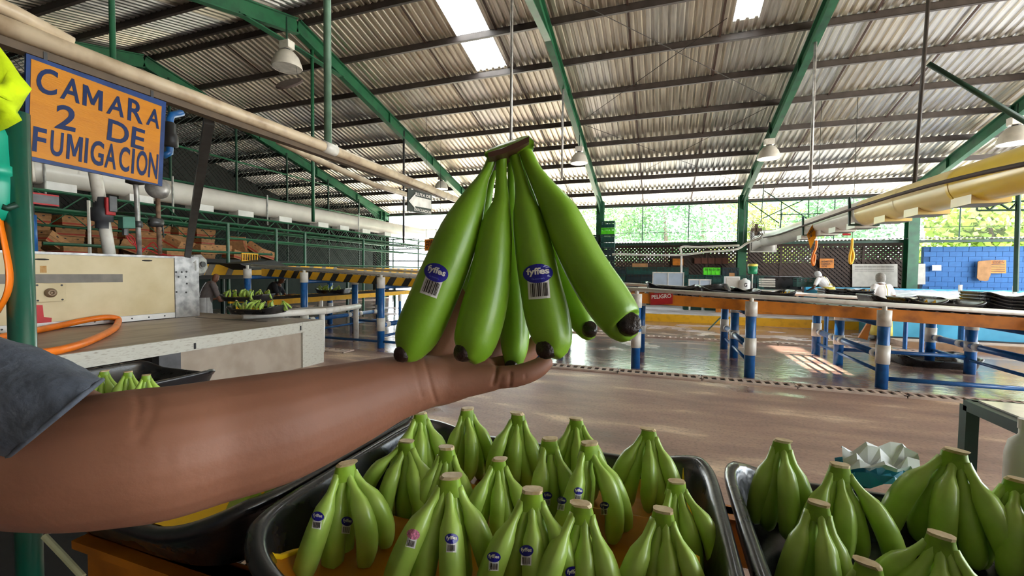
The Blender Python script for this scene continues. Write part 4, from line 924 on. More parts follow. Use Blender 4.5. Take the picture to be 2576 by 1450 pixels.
p = P(825, 378, 'x', XS); rod('thick pale green hanger tube meeting the overhead pipe coupling', p, (p.x, p.y, zr(p.y)-.1), .045, mat('pale_green_rod', (96, 130, 108), .5))
rod('green hanger rod beside the thick tube, down to the white duct', (-9.2, 9.5, 2.9), (-9.2, 9.5, 7.6), .045)
rod('thin hanger rod beside the evacuation sign', (-9.2, 13.95, 2.6), (-9.2, 13.95, 6.8), .04, DSTEEL)
rod('hanger rod running down behind the crown of the held bunch', P(1284, 560, 'y', 8), P(1287, 0, 'y', 8)+V((0, 0, 2.2)), .03, STEEL)
rod('thin steel rod below the roof frame behind the held bunch', (-2.8, 12.4, 4.3), (-2.8, 12.4, 7.1), .032, STEEL)
rod('pale rod hanging from the frame over the fan', (3.3, 11.95, 3.6), (3.3, 11.95, 7.1), .034, STEEL)
rod('brown hanging tube that meets the end of the yellow duct cable', P(2300, 470, 'x', 4), PR(2336, 0, .1)*.42+P(2335, 0, 'x', 4)*.58, .032, PURLIN)
rod('long slanting green and yellow strut in front of the roof sheets', P(2335, 160, 'x', 4), P(2600, 318, 'x', 5.2), .04, DGREEN)
# evacuation sign, weighing sign
es = thing('evacuation_sign', 'black and white evacuation sign with an arrow, hanging from the pipe', 'sign', S(1055, 510))
A = lambda x, y: P(x, y, 'x', -4.02)
MB().ext([A(1025, 531), A(1085, 541), A(1086, 491), A(1026, 474)], (-.015, 0, 0)).build('board', mat('sign_black', (40, 46, 44), .4), es)
aw = MB(); A2 = lambda x, y: P(x, y, 'x', -4.015)
aw.ext([A2(1028, 506), A2(1044, 488), A2(1044, 494), A2(1084, 504), A2(1084, 526), A2(1044, 519), A2(1044, 525)], (.004, 0, 0)); aw.build('arrow', LETW, es)
text('RUTA DE', A2(1045, 492), A2(1083, 500)-A2(1045, 492), A2(1045, 484)-A2(1045, 492), LETW, es, bold=.03); text('EVACUACION', A2(1042, 530), A2(1084, 539)-A2(1042, 530), A2(1042, 522)-A2(1042, 530), LETW, es, bold=.03)
ws = thing('weighing_sign', 'small orange sign with black lettering half hidden by the held bananas', 'sign', P(1090, 618, 'y', 13))
W_ = lambda x, y: P(x, y, 'y', 13)
MB().ext([W_(1068, 632), W_(1112, 628), W_(1112, 599), W_(1068, 603)], (0, .015, 0)).build('board', mat('sign_orange', (222, 132, 34), .5), ws)
text('AREA DE\nPESADO\nY CO', W_(1071, 629), W_(1109, 625)-W_(1071, 629), W_(1071, 606)-W_(1071, 629), LETK, ws, bold=.03, lift=.01)
for q in ((1072, 602), (1108, 599)): MB().cyl(W_(*q), V((W_(*q).x, 13, zr(13)-.1)), .006, 4).build('hanger_wire', BLK, ws)
# ---- left duct
XD, ZD = -12.0, 3.52
def duct(name, label, pts, r, mats_, joints, n=28):
    t = thing(name, label, 'duct', pts[0])
    for i in range(len(joints)-1):
        a, b = joints[i], joints[i+1]; m = mats_(i)
        MB().tube([a, a.lerp(b, .02), a.lerp(b, .98), b], [r*1.0, r, r, r], n, False).build('duct_segment', m, t, True)
        MB().tube([b-(b-a).normalized()*.03, b+(b-a).normalized()*.03], r*1.018, n, False).build('seam', m, t, True)
    return t
jl = [V((XD, 1.0+1.55*k, ZD)) for k in range(13)]
dl = duct('air_duct', 'long white round air duct over the cardboard boxes', jl, .285, lambda i: DUCTW, jl)
e = jl[-1]; mb = MB(); n = 28; c1 = [e+V((.285*math.cos(q), 0, .285*math.sin(q))) for q in [2*math.pi*j/n for j in range(n)]]
c2 = [e+V((.34*max(-1, min(1, 1.4*math.cos(q))), 1.2, .34*max(-1, min(1, 1.4*math.sin(q))))) for q in [2*math.pi*j/n for j in range(n)]]
mb.grid([c1+[c1[0]], c2+[c2[0]]]); mb.build('hood', DUCTW, dl, True); MB().bb(e+V((-.36, 1.2, -.36)), e+V((.36, 1.3, .36))).build('hood_flange', STEEL, dl)
def vent(px_, py_, X, z, par, m, w=.5, d=.2, h=.13):
    y = P(px_, py_, 'x', X).y; t = MB(); t.bb((X-d, y-w/2, z-h), (X+d, y+w/2, z+.05)); v = t.build('outlet_box', m, par)
    MB().bb((X-d+.02, y-w/2+.02, z-h-.006), (X+d-.02, y+w/2-.02, z-h+.0)).build('grille', GREY, v)
for q in ((140, 466), (343, 487), (502, 528), (607, 542), (707, 555), (803, 567), (857, 577), (912, 585), (967, 590)): vent(*q, XD, ZD-.27, dl, WHITE)
for q in ((112, 455), (434, 490), (672, 530), (902, 560)):
    y = P(*q, 'x', XD+.29).y; MB().tube([(XD+.3, y, 2.95), (XD+.3, y, ZD+.36)], .022, 6).build('bracket', STEEL, dl)
# ---- steel lattice girders, rails and platform on the left
def girder(label, X, z0, z1, ya, yb, st=.55, r=.03):
    t = thing('lattice_girder', label, 'girder', (X, ya, z0))
    MB().cyl((X, ya, z1), (X, yb, z1), r, 6).build('top_chord', GREEN, t); MB().cyl((X, ya, z0), (X, yb, z0), r, 6).build('bottom_chord', GREEN, t)
    y = ya; up = True
    while y < yb-.1:
        y2 = y+st/2; MB().cyl((X, y, z0 if up else z1), (X, y2, z1 if up else z0), r*.45, 5).build('web_rod', GREEN, t); y = y2; up = not up
    return t
girder('long green lattice girder right under the white duct', -11.0, 2.66, 3.0, 3.5, 20, .75)
girder('green lattice girder deeper behind the duct girder', -13.2, 2.5, 2.85, 3.5, 20, .75, .026)
t = thing('pipe_rack', 'green tube rack of posts and rails in front of the boxes', 'rack', (-10.5, 9, 0))
for x, y0 in ((570, 671), (691, 656), (763, 665), (910, 674)):
    y = P(x+4, y0, 'x', -10.5).y; MB().cyl((-10.5, y, 0), (-10.5, y, 2.72), .04, 8).build('post', GREEN, t)
for z, ya, yb in ((1.98, 4.5, 9.3), (2.72, 6, 20), (2.35, 8, 20), (1.72, 9.5, 20)): MB().cyl((-10.5, ya, z), (-10.5, yb, z), .032, 6).build('rail', GREEN, t)
for y in (6.2, 8.0, 9.6, 12.6, 15.3, 18.0): MB().cyl((-10.5, y, 2.72), (-13.2, y, 2.9), .03, 6).build('tie', GREEN, t)
MB().cyl((-10.9, P(225, 600, 'x', -10.9).y, 1.5), (-10.9, P(225, 600, 'x', -10.9).y, 2.9), .03, 6).build('white_post', PVC, t)
t = thing('tube_gate', 'open green tube cage with the bright yard behind it', 'rack', (-8, 20, 0))
for x in (-14, -12.4, -11, -9.6, -8.2, -6.8, -5.4): MB().cyl((x, 20.2, 0), (x, 20.2, 3.3), .035, 6).build('post', DGREEN, t)
for z in (1.55, 2.1, 2.75, 3.3): MB().cyl((-14.5, 20.2, z), (-5, 20.2, z), .03, 6).build('rail', DGREEN, t)
for k in range(9): MB().cyl((-14+k*1.0, 20.2, 2.75 if k % 2 else 3.3), (-13+k*1.0, 20.2, 3.3 if k % 2 else 2.75), .018, 5).build('web_rod', DGREEN, t)
hz = thing('hazard_beam', 'yellow beam with dark slanted stripes along the box conveyor', 'beam', (-10.3, 13, 1.4))
MB().bb((-10.34, 6.6, 1.40), (-10.28, 19.5, 1.66)).build('beam', YEL, hz); MB().bb((-12, 6.6, 1.3), (-10.34, 19.5, 1.42)).build('belt', BLK, hz)
y = 6.7
while y < 19.3: MB().hexa([V((x, y+s_+dy, z)) for z, s_ in ((1.40, 0), (1.66, .12)) for x, dy in ((-10.279, 0), (-10.274, 0), (-10.274, .16), (-10.279, .16))]).build('dark_stripe', GREY, hz); y += .52
for y in (7, 10, 13, 16, 19): MB().cyl((-11, y, 0), (-11, y, 1.3), .05, 8).build('leg', DGREEN, hz)
sh_ = thing('box_shelf', 'dark shelf platform that carries the cardboard boxes', 'shelf', (-13, 7, 1.8)); MB().bb((-15.0, 3.0, 1.72), (-11.2, 10.8, 1.82)).build('deck', BLK, sh_)
for y in (3.2, 6, 8.5, 10.6):
    for x in (-14.8, -11.4): MB().cyl((x, y, 0), (x, y, 1.72), .05, 8).build('leg', DGREEN, sh_)
ORD = ['first', 'second', 'third', 'fourth', 'fifth', 'sixth', 'seventh', 'eighth', 'ninth', 'tenth', 'eleventh', 'twelfth', 'thirteenth']
# cardboard boxes
def box_thing(label, p, yaw, tilt=(0, 0), dim=(.52, .38, .24), group='cardboard boxes on the shelf', word=False):
    mw = Matrix.Translation(V(p)) @ Matrix.Rotation(yaw, 4, 'Z') @ Matrix.Rotation(tilt[0], 4, 'X') @ Matrix.Rotation(tilt[1], 4, 'Y')
    t = bpy.data.objects.new('cardboard_box', None); C.objects.link(t); t.matrix_basis = mw; WM[t] = mw; tag(t, label, 'box', group)
    inst('carton', BXM, mw @ Matrix.Diagonal((dim[0], dim[1], dim[2], 1)), t); inst('lid', LDM, mw @ Matrix.Diagonal((dim[0], dim[1], dim[2], 1)), t); inst('hand_hole', HHM, mw @ Matrix.Diagonal((dim[0], dim[1], dim[2], 1)), t); inst('red_band', RBM, mw @ Matrix.Diagonal((dim[0], dim[1], dim[2], 1)), t)
    return t
BXM = MB().bb((-.5, -.5, 0), (.5, .5, .9)).mesh('carton', CARD); l_ = MB(); l_.bb((-.52, -.52, .55), (.52, .52, 1.0)); LDM = l_.mesh('lid', mat('cardboard_lid', (186, 136, 90), .8))
h_ = MB()
for sy in (-1, 1):
    for x in (-.25, .25): h_.lathe([(0, 0), (.05, 0), (.05, .012), (0, .012)], (x, sy*.53, .78), 10, axis=(0, 1, 0))
for sx in (-1, 1): h_.lathe([(0, 0), (.06, 0), (.06, .012), (0, .012)], (sx*.53, 0, .78), 10, axis=(1, 0, 0))
HHM = h_.mesh('hand_hole', BLK); r_ = MB()
for s in (-1, 1): r_.bb((-.5, s*.502, .12), (.5, s*.506, .28)); r_.bb((s*.502, -.5, .12), (s*.506, .5, .28))
RBM = r_.mesh('red_band', mat('box_red', (176, 60, 40), .7))
BP = [((445, 612), .4, (.5, 0), 'box tipped on edge just left of the dark slanted post'), ((432, 640), .1, (0, 0), 'flat box below the tipped one by the dark slanted post'), ((378, 612), .9, (0, .7), 'box tipped steeply behind the steel pipe'), ((510, 630), .2, (0, 0), 'box with oval hand hole right of the dark slanted post'), ((548, 630), -.1, (0, 0), 'second box with hand hole right of the dark slanted post'),
      ((598, 618), .6, (0, .9), 'tall tilted box under the girder beside the green post'), ((636, 628), .5, (.6, .3), 'leaning box at the outer end of the heap'), ((590, 645), .2, (0, .2), 'box beneath the tall tilted one'), ((40, 628), .2, (0, 0), 'box behind the green pole'), ((122, 612), .3, (.0, .6), 'big box lid slanting beside the blue pipe'), ((175, 640), .25, (0, 0), 'flat printed box under the slanting lid'), ((660, 640), -.3, (0, .3), 'small box resting over the yellow bin'), ((330, 628), .8, (.4, .2), 'box half behind the steel pipe clamp')]
for (q, yaw, ti, lb) in BP:
    p = P(*q, 'x', -11.75); box_thing('brown cardboard '+lb, (p.x, p.y, max(1.82, p.z-.10)), yaw+1.57, ti)
rnd = random.Random(11)
for lv in range(4):
    for k in range(10):
        box_thing('brown carton, %s from the machine end, %s layer of the dark carton wall' % (ORD[k], ORD[lv]), (-13.9+rnd.uniform(-.12, .12), 3.8+k*.66+rnd.uniform(-.05, .05), 1.82+lv*.25), 1.57+rnd.uniform(-.25, .25), group='dark stacked wall of cartons')
q0 = P(135, 648, 'x', -11.3)
yb_ = thing('slatted_bin', 'small yellow slatted bin beside the cardboard heap', 'bin', P(628, 658, 'x', -10.45))
for k in range(7): MB().beam(P(609+k*6.3, 656, 'x', -10.45), P(609+k*6.3, 640, 'x', -10.45), .02, .03).build('slat', YEL, yb_)
for yy in (639, 657): MB().beam(P(607, yy-1, 'x', -10.45), P(649, yy+1, 'x', -10.45), .03, .03).build('rim', YEL, yb_)
# chute tray over the conveyor start
ch = MB(); ch.ext([P(*q, 'x', -9.2) for q in ((602, 664), (690, 655), (738, 676), (640, 680))], (-.7, 0, 0)); o = ch.build('metal_chute', BLK); tag(o, 'dark tilted metal chute over the striped conveyor start', 'chute')
# ---- low table with a tray of pale bananas, behind the workbench
lt = thing('pipe_table', 'white pipe-edged table behind the workbench end', 'table', (-6.6, 7.0, 0))
zt2 = .78
for a, b in (((590, 795), (800, 785)), ):
    pass
ta, tbp = P(610, 796, 'z', zt2), P(818, 783, 'z', zt2)
MB().tube([ta, tbp], .06, 10).build('edge_pipe', PVC, lt, True); MB().tube([tbp, tbp+V((-.2, 1.2, 0))], .06, 10).build('edge_pipe', PVC, lt, True)
MB().ext([ta, tbp, tbp+V((-.2, 1.3, 0)), ta+V((-.3, 1.5, 0))], (0, 0, .02)).build('top', mat('table_film', (196, 190, 184), .35), lt)
for q in (tbp, tbp+V((-.2, 1.2, 0)), ta+V((0, .2, 0))): MB().cyl((q.x-.08, q.y, 0), (q.x-.08, q.y, zt2), .055, 10).build('leg', PVC, lt, True)
def low_tray(px_, py_, z, label, nb, gl, X=None, sc=.85):
    p = P(px_, py_, 'z', z) if X is None else P(px_, py_, 'x', X); mw = Matrix.Translation(p) @ Matrix.Rotation(.3, 4, 'Z') @ Matrix.Scale(sc, 4); tray(label, mw, True, None, True)
    rnd = random.Random(px_)
    for k in range(nb):
        b = bunch('small pale-lit green banana bunch in the '+gl, p+V((-.3+.6*(k % 4)/3+rnd.uniform(-.03, .03), -.15+.3*(k//4)/1+rnd.uniform(-.03, .03), .2)), rnd.uniform(200, 330), 4, 170, .9, group='bunches in the '+gl, low=True, lean=(rnd.uniform(-40, 40), rnd.uniform(-40, 40)), double=False)
low_tray(652, 788, .82, 'black tray heaped with light green bananas behind the workbench', 8, 'tray behind the workbench')
low_tray(625, 757, .95, 'black tray of bananas in the shade under the striped conveyor', 8, 'shaded tray under the striped conveyor')
low_tray(840, 738, .95, 'tray of bananas on the yellow-edged line beneath the striped conveyor', 5, 'tray on the yellow-edged line')
yl = thing('roller_conveyor', 'low yellow-edged roller line beneath the striped conveyor', 'conveyor', (-9, 11, 0))
a, b = P(675, 762, 'z', .82), P(1040, 735, 'z', .82)
MB().beam(a, b, .06, .12).build('side_beam', YEL, yl); MB().beam(a+V((-1.2, 0, 0)), b+V((-1.2, 0, 0)), .06, .12).build('side_beam', YEL, yl)
for k in range(40): q = a.lerp(b, (k+.5)/40); MB().cyl(q+V((-1.17, 0, .03)), q+V((-.03, 0, .03)), .03, 6).build('roller', DSTEEL, yl)
for k in range(5):
    q = a.lerp(b, (k+.3)/5); MB().cyl((q.x, q.y, 0), (q.x, q.y, .78), .05, 8).build('leg', BLUE, yl); MB().cyl((q.x, q.y, .55), (q.x, q.y, .78), .06, 8).build('sleeve', PVC, yl)
# ---- green pole in front with neon cloth, teal jug and orange strap, hose
pz = PD(57, 860, 1.1)
pl = MB().cyl((pz.x, pz.y, 0), (pz.x, pz.y, PD(33, 290, 1.1).z), .0255, 16).build('tube_post', mat('glossy_green', (18, 84, 66), .3, coat=.4), None, True); tag(pl, 'dark green round post close to the camera beside the yellow sign', 'post')
rnd = random.Random(2)
cl_ = [(-60, 90), (0, 118), (28, 160), (50, 195), (76, 226), (60, 240), (48, 262), (36, 282), (50, 300), (20, 318), (-6, 332), (-60, 345)]
c0 = [PD(x, y, 1.04) for x, y in cl_]; cm = MB(); cm.grid([[c0[i].lerp(PD(-10, 240, .98), f_)+_f*(.02*math.sin(i*1.3)*f_) for i in range(len(c0))] for f_ in (0, .25, .5, .8, 1)])
o = cm.build('neon_cloth', NEON, None, True); m_ = o.modifiers.new('solid', 'SOLIDIFY'); m_.thickness = .006; tag(o, 'neon yellow ragged cloth hanging beside the yellow sign', 'cloth')
jg = thing('plastic_jug', 'teal plastic jug hung on the green post under the neon cloth', 'jug', PD(-22, 480, 1.06))
MB().lathe([(0, -.09), (.03, -.088), (.043, -.06), (.046, 0), (.046, .02), (.05, .022), (.05, .045), (.046, .047), (.044, .12), (.03, .16), (.0, .17)], PD(-22, 465, 1.06), 20).build('body', TEAL, jg, True)
MB().tube([PD(4, 520, 1.05), PD(20, 524, 1.06), PD(44, 515, 1.07)], .008, 8).build('hook', DGREEN, jg, True)
stp = MB().tube([V(a) for a in crom([PD(*q) for q in ((-6, 520, 1.05), (2, 560, 1.06), (14, 620, 1.06), (24, 690, 1.06), (18, 740, 1.06), (-10, 790, 1.06))], 18)], [(.004, .014)]*18, 8).build('orange_strap', HOSE, None, True); tag(stp, 'orange strap dangling behind the green post below the jug', 'strap')
hp = [(lambda a, b: b if a.x < XC+.06 else a)(P(*q, 'z', ZT+.045), P(*q, 'x', XC+.06)) for q in ((-40, 856), (60, 838), (140, 822), (215, 806), (265, 799), (292, 801), (298, 808), (288, 826), (255, 845), (205, 866), (155, 880), (112, 888), (60, 896), (-20, 905))]
o = MB().tube([V(a) for a in crom(hp, 60)], .04, 12).build('hose_loop', HOSE, None, True); tag(o, 'orange hose loop lying on the stained workbench top', 'hose')
# ---- high bay lamps
def lamp(px_, py_, wpx, z, label, rod_to, disc=False):
    p = P(px_, py_, 'z', z); dpt = (p-CP).dot(_f); r = wpx*dpt/F/2; t = thing('high_bay_lamp', label, 'lamp', p)
    MB().lathe([(r, -r*.62), (r*1.02, -r*.55), (r*.97, -.3*r), (r*.8, r*.15), (r*.52, r*.5), (r*.3, r*.62), (0, r*.63)], p, 24).build('reflector', OFFW, t, True)
    MB().lathe([(0, -r*.6), (r*.96, -r*.6)], p, 24).build('diffuser', mat('lamp_glass', (214, 210, 206), .15, coat=.6), t)
    MB().box(p+V((0, 0, r*1.0)), (r*.85, r*.6, r*.55)).build('ballast', PVC, t, bev=.01); MB().cyl(p+V((0, 0, r*.55)), p+V((0, 0, r*.8)), r*.25, 10).build('neck', DSTEEL, t)
    MB().cyl(p+V((0, 0, r*1.25)), V((p.x, p.y, rod_to)), .02, 6).build('hanger', DGREEN, t)
    if disc:
        c = P(729, 213, 'y', p.y); MB().lathe([(0, 0), (r*.95, .0), (r*.97, .02), (r*.9, .05), (0, .06)], c, 24, axis=(.1, -.7, .8)).build('lens_cover', mat('dirty_lens', (96, 82, 78), .6), t)
        for sx in (-1, 1): MB().cyl(p+V((sx*r*.8, 0, -r*.5)), c+V((sx*r*.8, 0, .03)), .004, 4).build('wire', BLK, t)
    return t
lamp(722, 150, 70, 6.6, 'big dusty high bay lamp with a dirty lens cover dangling beneath', 7.6, True)
lamp(1110, 466, 33, 5.45, 'small high bay lamp above the evacuation sign', 5.95)
lamp(1457, 398, 44, 5.5, 'high bay lamp right of the held bunch stem', 6.6)
lamp(1934, 384, 52, 5.45, 'high bay lamp over the fan at the duct end', 6.4)
lamp(2556, 340, 70, 5.45, 'high bay lamp cut off by the picture edge above the yellow duct', 6.3)
# ================================================================ right side
d0, d1 = V((4.0, 3.2, 2.77)), V((4.0, 19.5, 2.96)); jr = [d0.lerp(d1, k/11) for k in range(12)]
dr = duct('air_duct', 'long round duct, yellow near end and white far end, over the conveyor', jr, .275, lambda i: (DUCT_LIT if i < 3 else DUCT_HALFLIT if i < 5 else DUCTW), jr)
e = jr[-1]; mb = MB(); n = 28; c1 = [e+V((.275*math.cos(q), 0, .275*math.sin(q))) for q in [2*math.pi*j/n for j in range(n)]]
c2 = [e+V((.42*max(-1, min(1, 1.4*math.cos(q))), 0.75, .42*max(-1, min(1, 1.4*math.sin(q))))) for q in [2*math.pi*j/n for j in range(n)]]
mb.grid([c1+[c1[0]], c2+[c2[0]]]); mb.build('hood', DUCTW, dr, True)
for q, m in (((2465, 505), DUCT_HALFLIT), ((2330, 535), DUCT_HALFLIT), ((2245, 556), DUCT_HALFLIT), ((2168, 570), DUCTW), ((2118, 581), DUCTW), ((2080, 588), DUCTW), ((2030, 600), DUCTW)):
    z = P(q[0], q[1], 'x', 4).z; vent(q[0], q[1], 4.0, 2.82+.012*P(*q, 'x', 4).y-.27, dr, m, .42, .2, .13)
lv = thing('louvre_unit', 'white louvred fan coil box at the far end of the duct', 'air unit', (3.6, 21.3, 3.0))
MB().bb((3.55, 20.3, 2.5), (4.5, 20.6, 3.42)).build('housing', OFFW, lv)
for k in range(12): MB().bb((3.55, 20.25, 2.54+k*.072), (3.62, 20.31, 2.565+k*.072)).build('louvre', STEEL, lv)
fn = thing('wall_fan', 'brown wall fan with round cage at the far duct end', 'fan', P(1912, 588, 'y', 19.5))
p = P(1903, 578, 'y', 19.5)
for k in range(5): MB().tube([p+V((.30*math.cos(a), .02*k, .42*math.sin(a)))*1 for a in [2*math.pi*j/18 for j in range(18)]] if False else [p+V(((.12+.045*k)*math.cos(a), .04*abs(k-4), (.16+.07*k)*math.sin(a))) for a in [2*math.pi*j/18 for j in range(18)]], .012, 4, False, 0, True).build('cage_ring', mat('fan_brown', (92, 74, 58), .5), fn)
for k in range(4): MB().box(p+V((.11*math.cos(k*1.57), .06, .16*math.sin(k*1.57))), (.16, .02, .12), Matrix.Rotation(k*1.57, 3, 'Y')).build('blade', mat('fan_brown', (92, 74, 58)), fn)
MB().lathe([(0, 0), (.09, 0), (.1, .2), (.06, .28), (0, .28)], p+V((.0, .08, 0)), 12, axis=(.4, 1, 0)).build('motor', mat('fan_brown', (92, 74, 58)), fn, True); MB().tube([p+V((.1, .25, 0)), p+V((.2, .3, -.4)), p+V((.2, .3, -.7))], .05, 8).build('bracket', BLK, fn)
# dark conduit and wire along the duct, hangers
cd = MB().tube([V(a) for a in crom([P(x, y, 'x', 3.62) for x, y in ((2600, 408), (2450, 440), (2300, 478), (2150, 524), (2045, 560), (1960, 590), (1920, 598))], 30)], .028, 8).build('conduit', RUST, None, True); tag(cd, 'rusty conduit running along the side of the yellow duct', 'conduit')
cd2 = MB().tube([V(a) for a in crom([P(x, y, 'y', 18) for x, y in ((1915, 598), (1880, 612), (1850, 628), (1780, 634), (1700, 642), (1540, 640))], 30)], .04, 8).build('cable_bundle', PVC, None, True); tag(cd2, 'pale cable bundle drooping from the duct end toward the crates', 'cable')
cd3 = MB().tube([V(a) for a in crom([P(x, y, 'y', 18.3) for x, y in ((1860, 618), (1760, 622), (1715, 622), (1714, 640), (1714, 690))], 24)], .04, 8).build('pipe_drop', PVC, None, True); tag(cd3, 'white pipe bending down to the acrylic sink in front of the crates', 'pipe')
for x, ya, yb, xe in ((2137, 497, 566, 2212), (2020, 545, 592, 2050)):
    X = 3.7; o = MB().tube([P(x, ya, 'x', X), P(x, yb, 'x', X), P(xe, yb-1, 'y', P(x, yb, 'x', X).y)], .03, 6).build('duct_hanger', DGREEN); tag(o, 'green angle hanger holding the duct '+('beside the diamond sign' if x == 2020 else 'in front of the block wall column'), 'hanger')
hr = MB().beam(P(2298, 471, 'x', 4.3), P(2600, 476, 'y', 8.4), .05, .05).build('cross_tube', DGREEN); tag(hr, 'dark horizontal tube crossing in front of the yellow duct', 'tube')
# bracing frame at the far duct end
bf = thing('brace_rack', 'thin dark cross-braced hanging frame above the duct end', 'frame', P(2000, 520, 'y', 18.5))
for a, b in (((1876, 508), (1870, 615)), ((1922, 460), (1914, 560)), ((2035, 495), (2033, 548)), ((1878, 504), (1960, 562)), ((1922, 480), (2030, 550)), ((1918, 550), (2033, 498)), ((1955, 540), (2075, 538)), ((1968, 535), (1960, 582))):
    MB().cyl(P(*a, 'y', 18.5), P(*b, 'y', 18.5), .018, 5).build('brace', DGREEN, bf)
rt_ = thing('lattice_girder', 'short dark lattice girder beyond the yellow duct at picture edge', 'girder', P(2500, 525, 'y', 14))
for a, b in (((2400, 516), (2600, 505)), ((2458, 530), (2600, 528)), ((2458, 512), (2458, 530)), ((2470, 512), (2490, 529)), ((2490, 529), (2512, 510)), ((2512, 510), (2540, 528)), ((2540, 528), (2560, 508))): MB().cyl(P(*a, 'y', 14), P(*b, 'y', 14), .025, 5).build('member', DGREEN, rt_)
ps = MB().cyl(P(2562, 470, 'y', 14), P(2555, 735, 'y', 14), .05, 8).build('tube_post', DGREEN); tag(ps, 'thin dark post standing in front of the blue block wall', 'post')
# diamond sign, hoses
ds = thing('diamond_sign', 'yellow diamond-shaped hanging sign below the conduit', 'sign', P(2042, 560, 'x', 3.6))
D_ = lambda x, y: P(x, y, 'y', 13.2)
MB().ext([D_(2039, 627), D_(2030, 590), D_(2046, 561), D_(2055, 592)], (0, .012, 0)).build('board', SIGNY, ds); text('AREA\nDE', D_(2035, 603), D_(2051, 585)-D_(2035, 603), D_(2032, 588)-D_(2035, 603), LETK, ds, lift=.006)
for lb, pts, m in (('thin orange hose dangling below the diamond sign', ((2054, 606), (2053, 622), (2046, 640), (2043, 655), (2046, 668), (2050, 650), (2050, 640)), HOSE), ('looped yellow hose hanging beside the whiteboard', ((2144, 600), (2143, 622), (2138, 645), (2138, 660), (2142, 662), (2147, 645), (2144, 628), (2142, 622)), YEL)):
    o = MB().tube([V(a) for a in crom([P(x, y, 'y', 15) for x, y in pts], 30)], .035, 8).build('hanging_hose', m, None, True); tag(o, lb, 'hose'); q = P(*pts[0], 'y', 15); MB().cyl(q, V((q.x, 15, zr(15)-.1)), .008, 4).build('hanger_wire', BLK, o)
o = MB().cyl(P(2120, 590, 'y', 15), P(2140, 590, 'y', 15), .03, 6).build('hose_valve', RED); tag(o, 'small red valve above the looped yellow hose', 'valve')
# wall items
def board_(name, label, cat, x0, y0, x1, y1, Y, m, th=.02, parent=None):
    t = thing(name, label, cat, P((x0+x1)/2, y1, 'y', Y)); MB().ext([P(x0, y1, 'y', Y), P(x1, y1, 'y', Y), P(x1, y0, 'y', Y), P(x0, y0, 'y', Y)], (0, th, 0)).build('panel', m, t); return t
YW = 21.7
w1 = board_('whiteboard', 'big whiteboard with faint rows of writing behind the standing worker', 'whiteboard', 2144, 665, 2258, 722, YW, OFFW)
for r in range(4):
    for k in range(9):
        a = P(2150+k*11, 671+r*4, 'y', YW-.005); MB().bb(a, a+V((.14, -.003, .018))).build('pen_line', GREY, w1, kind='stuff')
board_('whiteboard', 'plain narrow whiteboard right of the green column', 'whiteboard', 2284, 664, 2328, 716, YW-.1, OFFW)
p1 = board_('paper_notice', 'small white paper notice on the blue block wall', 'notice', 2345, 667, 2368, 681, YW-.05, WHITE, .008)
cbo = thing('cardboard_notice', 'brown rounded cardboard panel hanging on the blue block wall', 'panel', P(2478, 705, 'y', YW-.1))
cp_ = ((2463, 657), (2493, 655), (2495, 660), (2492, 692), (2486, 706), (2480, 708), (2464, 706), (2458, 700), (2460, 660)); MB().ext([P(x, y, 'y', YW-.14) for x, y in cp_], (0, .03, 0)).build('sheet', CARD, cbo)
os_ = board_('notice_sign', 'orange notice table beside the cardboard panel on the blue wall', 'sign', 2490, 655, 2531, 688, YW-.06, mat('sign_orange', (222, 132, 34)), .01)
for k in range(4): MB().ext([P(2494, 667+k*5.5, 'y', YW-.07), P(2528, 667.5+k*5.5, 'y', YW-.07), P(2528, 666+k*5.5, 'y', YW-.07), P(2494, 665.5+k*5.5, 'y', YW-.07)], (0, -.003, 0)).build('text_row', LETK, os_)
text('SE SOLICITA', P(2497, 664, 'y', YW-.08), P(2527, 664, 'y', YW-.08)-P(2497, 664, 'y', YW-.08), (0, 0, .12), LETK, os_)
os2 = board_('notice_sign', 'orange entrance notice on the dark navy door', 'sign', 2062, 651, 2098, 675, YW-.06, mat('sign_orange', (222, 132, 34)), .02)
text('PROHIBIDO EL\nINGRESO A\nVISITAS', P(2066, 673, 'y', YW-.08), P(2095, 672, 'y', YW-.08)-P(2066, 673, 'y', YW-.08), (0, 0, .28), LETK, os2)
os3 = board_('notice_sign', 'faded orange notice above the crate wall left of the white pipe', 'sign', 1692, 651, 1719, 668, YW-.06, mat('sign_orange', (222, 132, 34)), .02)
for k in range(5): board_('faded_poster', 'dark reddish faded poster on the lattice, %s of five from the white pipe' % ORD[k], 'poster', 1747+k*17.5, 649, 1763+k*17.5, 664, YW-.05, mat('poster_dark', (110, 62, 44), .6), .01)['group'] = 'faded posters on the lattice'
sbx = board_('switch_box', 'grey electrical box on the wall beside the green column', 'switch box', 2289, 612, 2302, 646, YW-.4, GREY, .25)
# crates
def crate_mb(L, W, Hh, mb=None):
    mb = MB(); t = .02
    mb.bb((-L/2, -W/2, 0), (L/2, W/2, .015))
    for s in (-1, 1):
        for z0, z1 in ((0, Hh*.55), (Hh*.62, Hh*.72), (Hh*.86, Hh)):
            mb.bb((-L/2, s*W/2-t/2, z0), (L/2, s*W/2+t/2, z1)); mb.bb((s*L/2-t/2, -W/2, z0), (s*L/2+t/2, W/2, z1))
        for x in (-L/2, -L/4, 0, L/4, L/2): mb.bb((x-.015, s*(W/2+.012)-.01, 0), (x+.015, s*(W/2+.012)+.01, Hh))
    mb.bb((-L/2-.012, -W/2-.02, Hh-.03), (L/2+.012, -W/2+.01, Hh)); return mb
CM = {k: crate_mb(.58, .4, .3).mesh('crate', m) for k, m in (('g', CRATE), ('d', CRATED), ('l', LIME))}
def crate(label, p, k='g', group=None, rz=0): o = inst('crate', CM[k], Matrix.Translation(V(p)) @ Matrix.Rotation(rz, 4, 'Z')); return tag(o, label, 'crate', group)
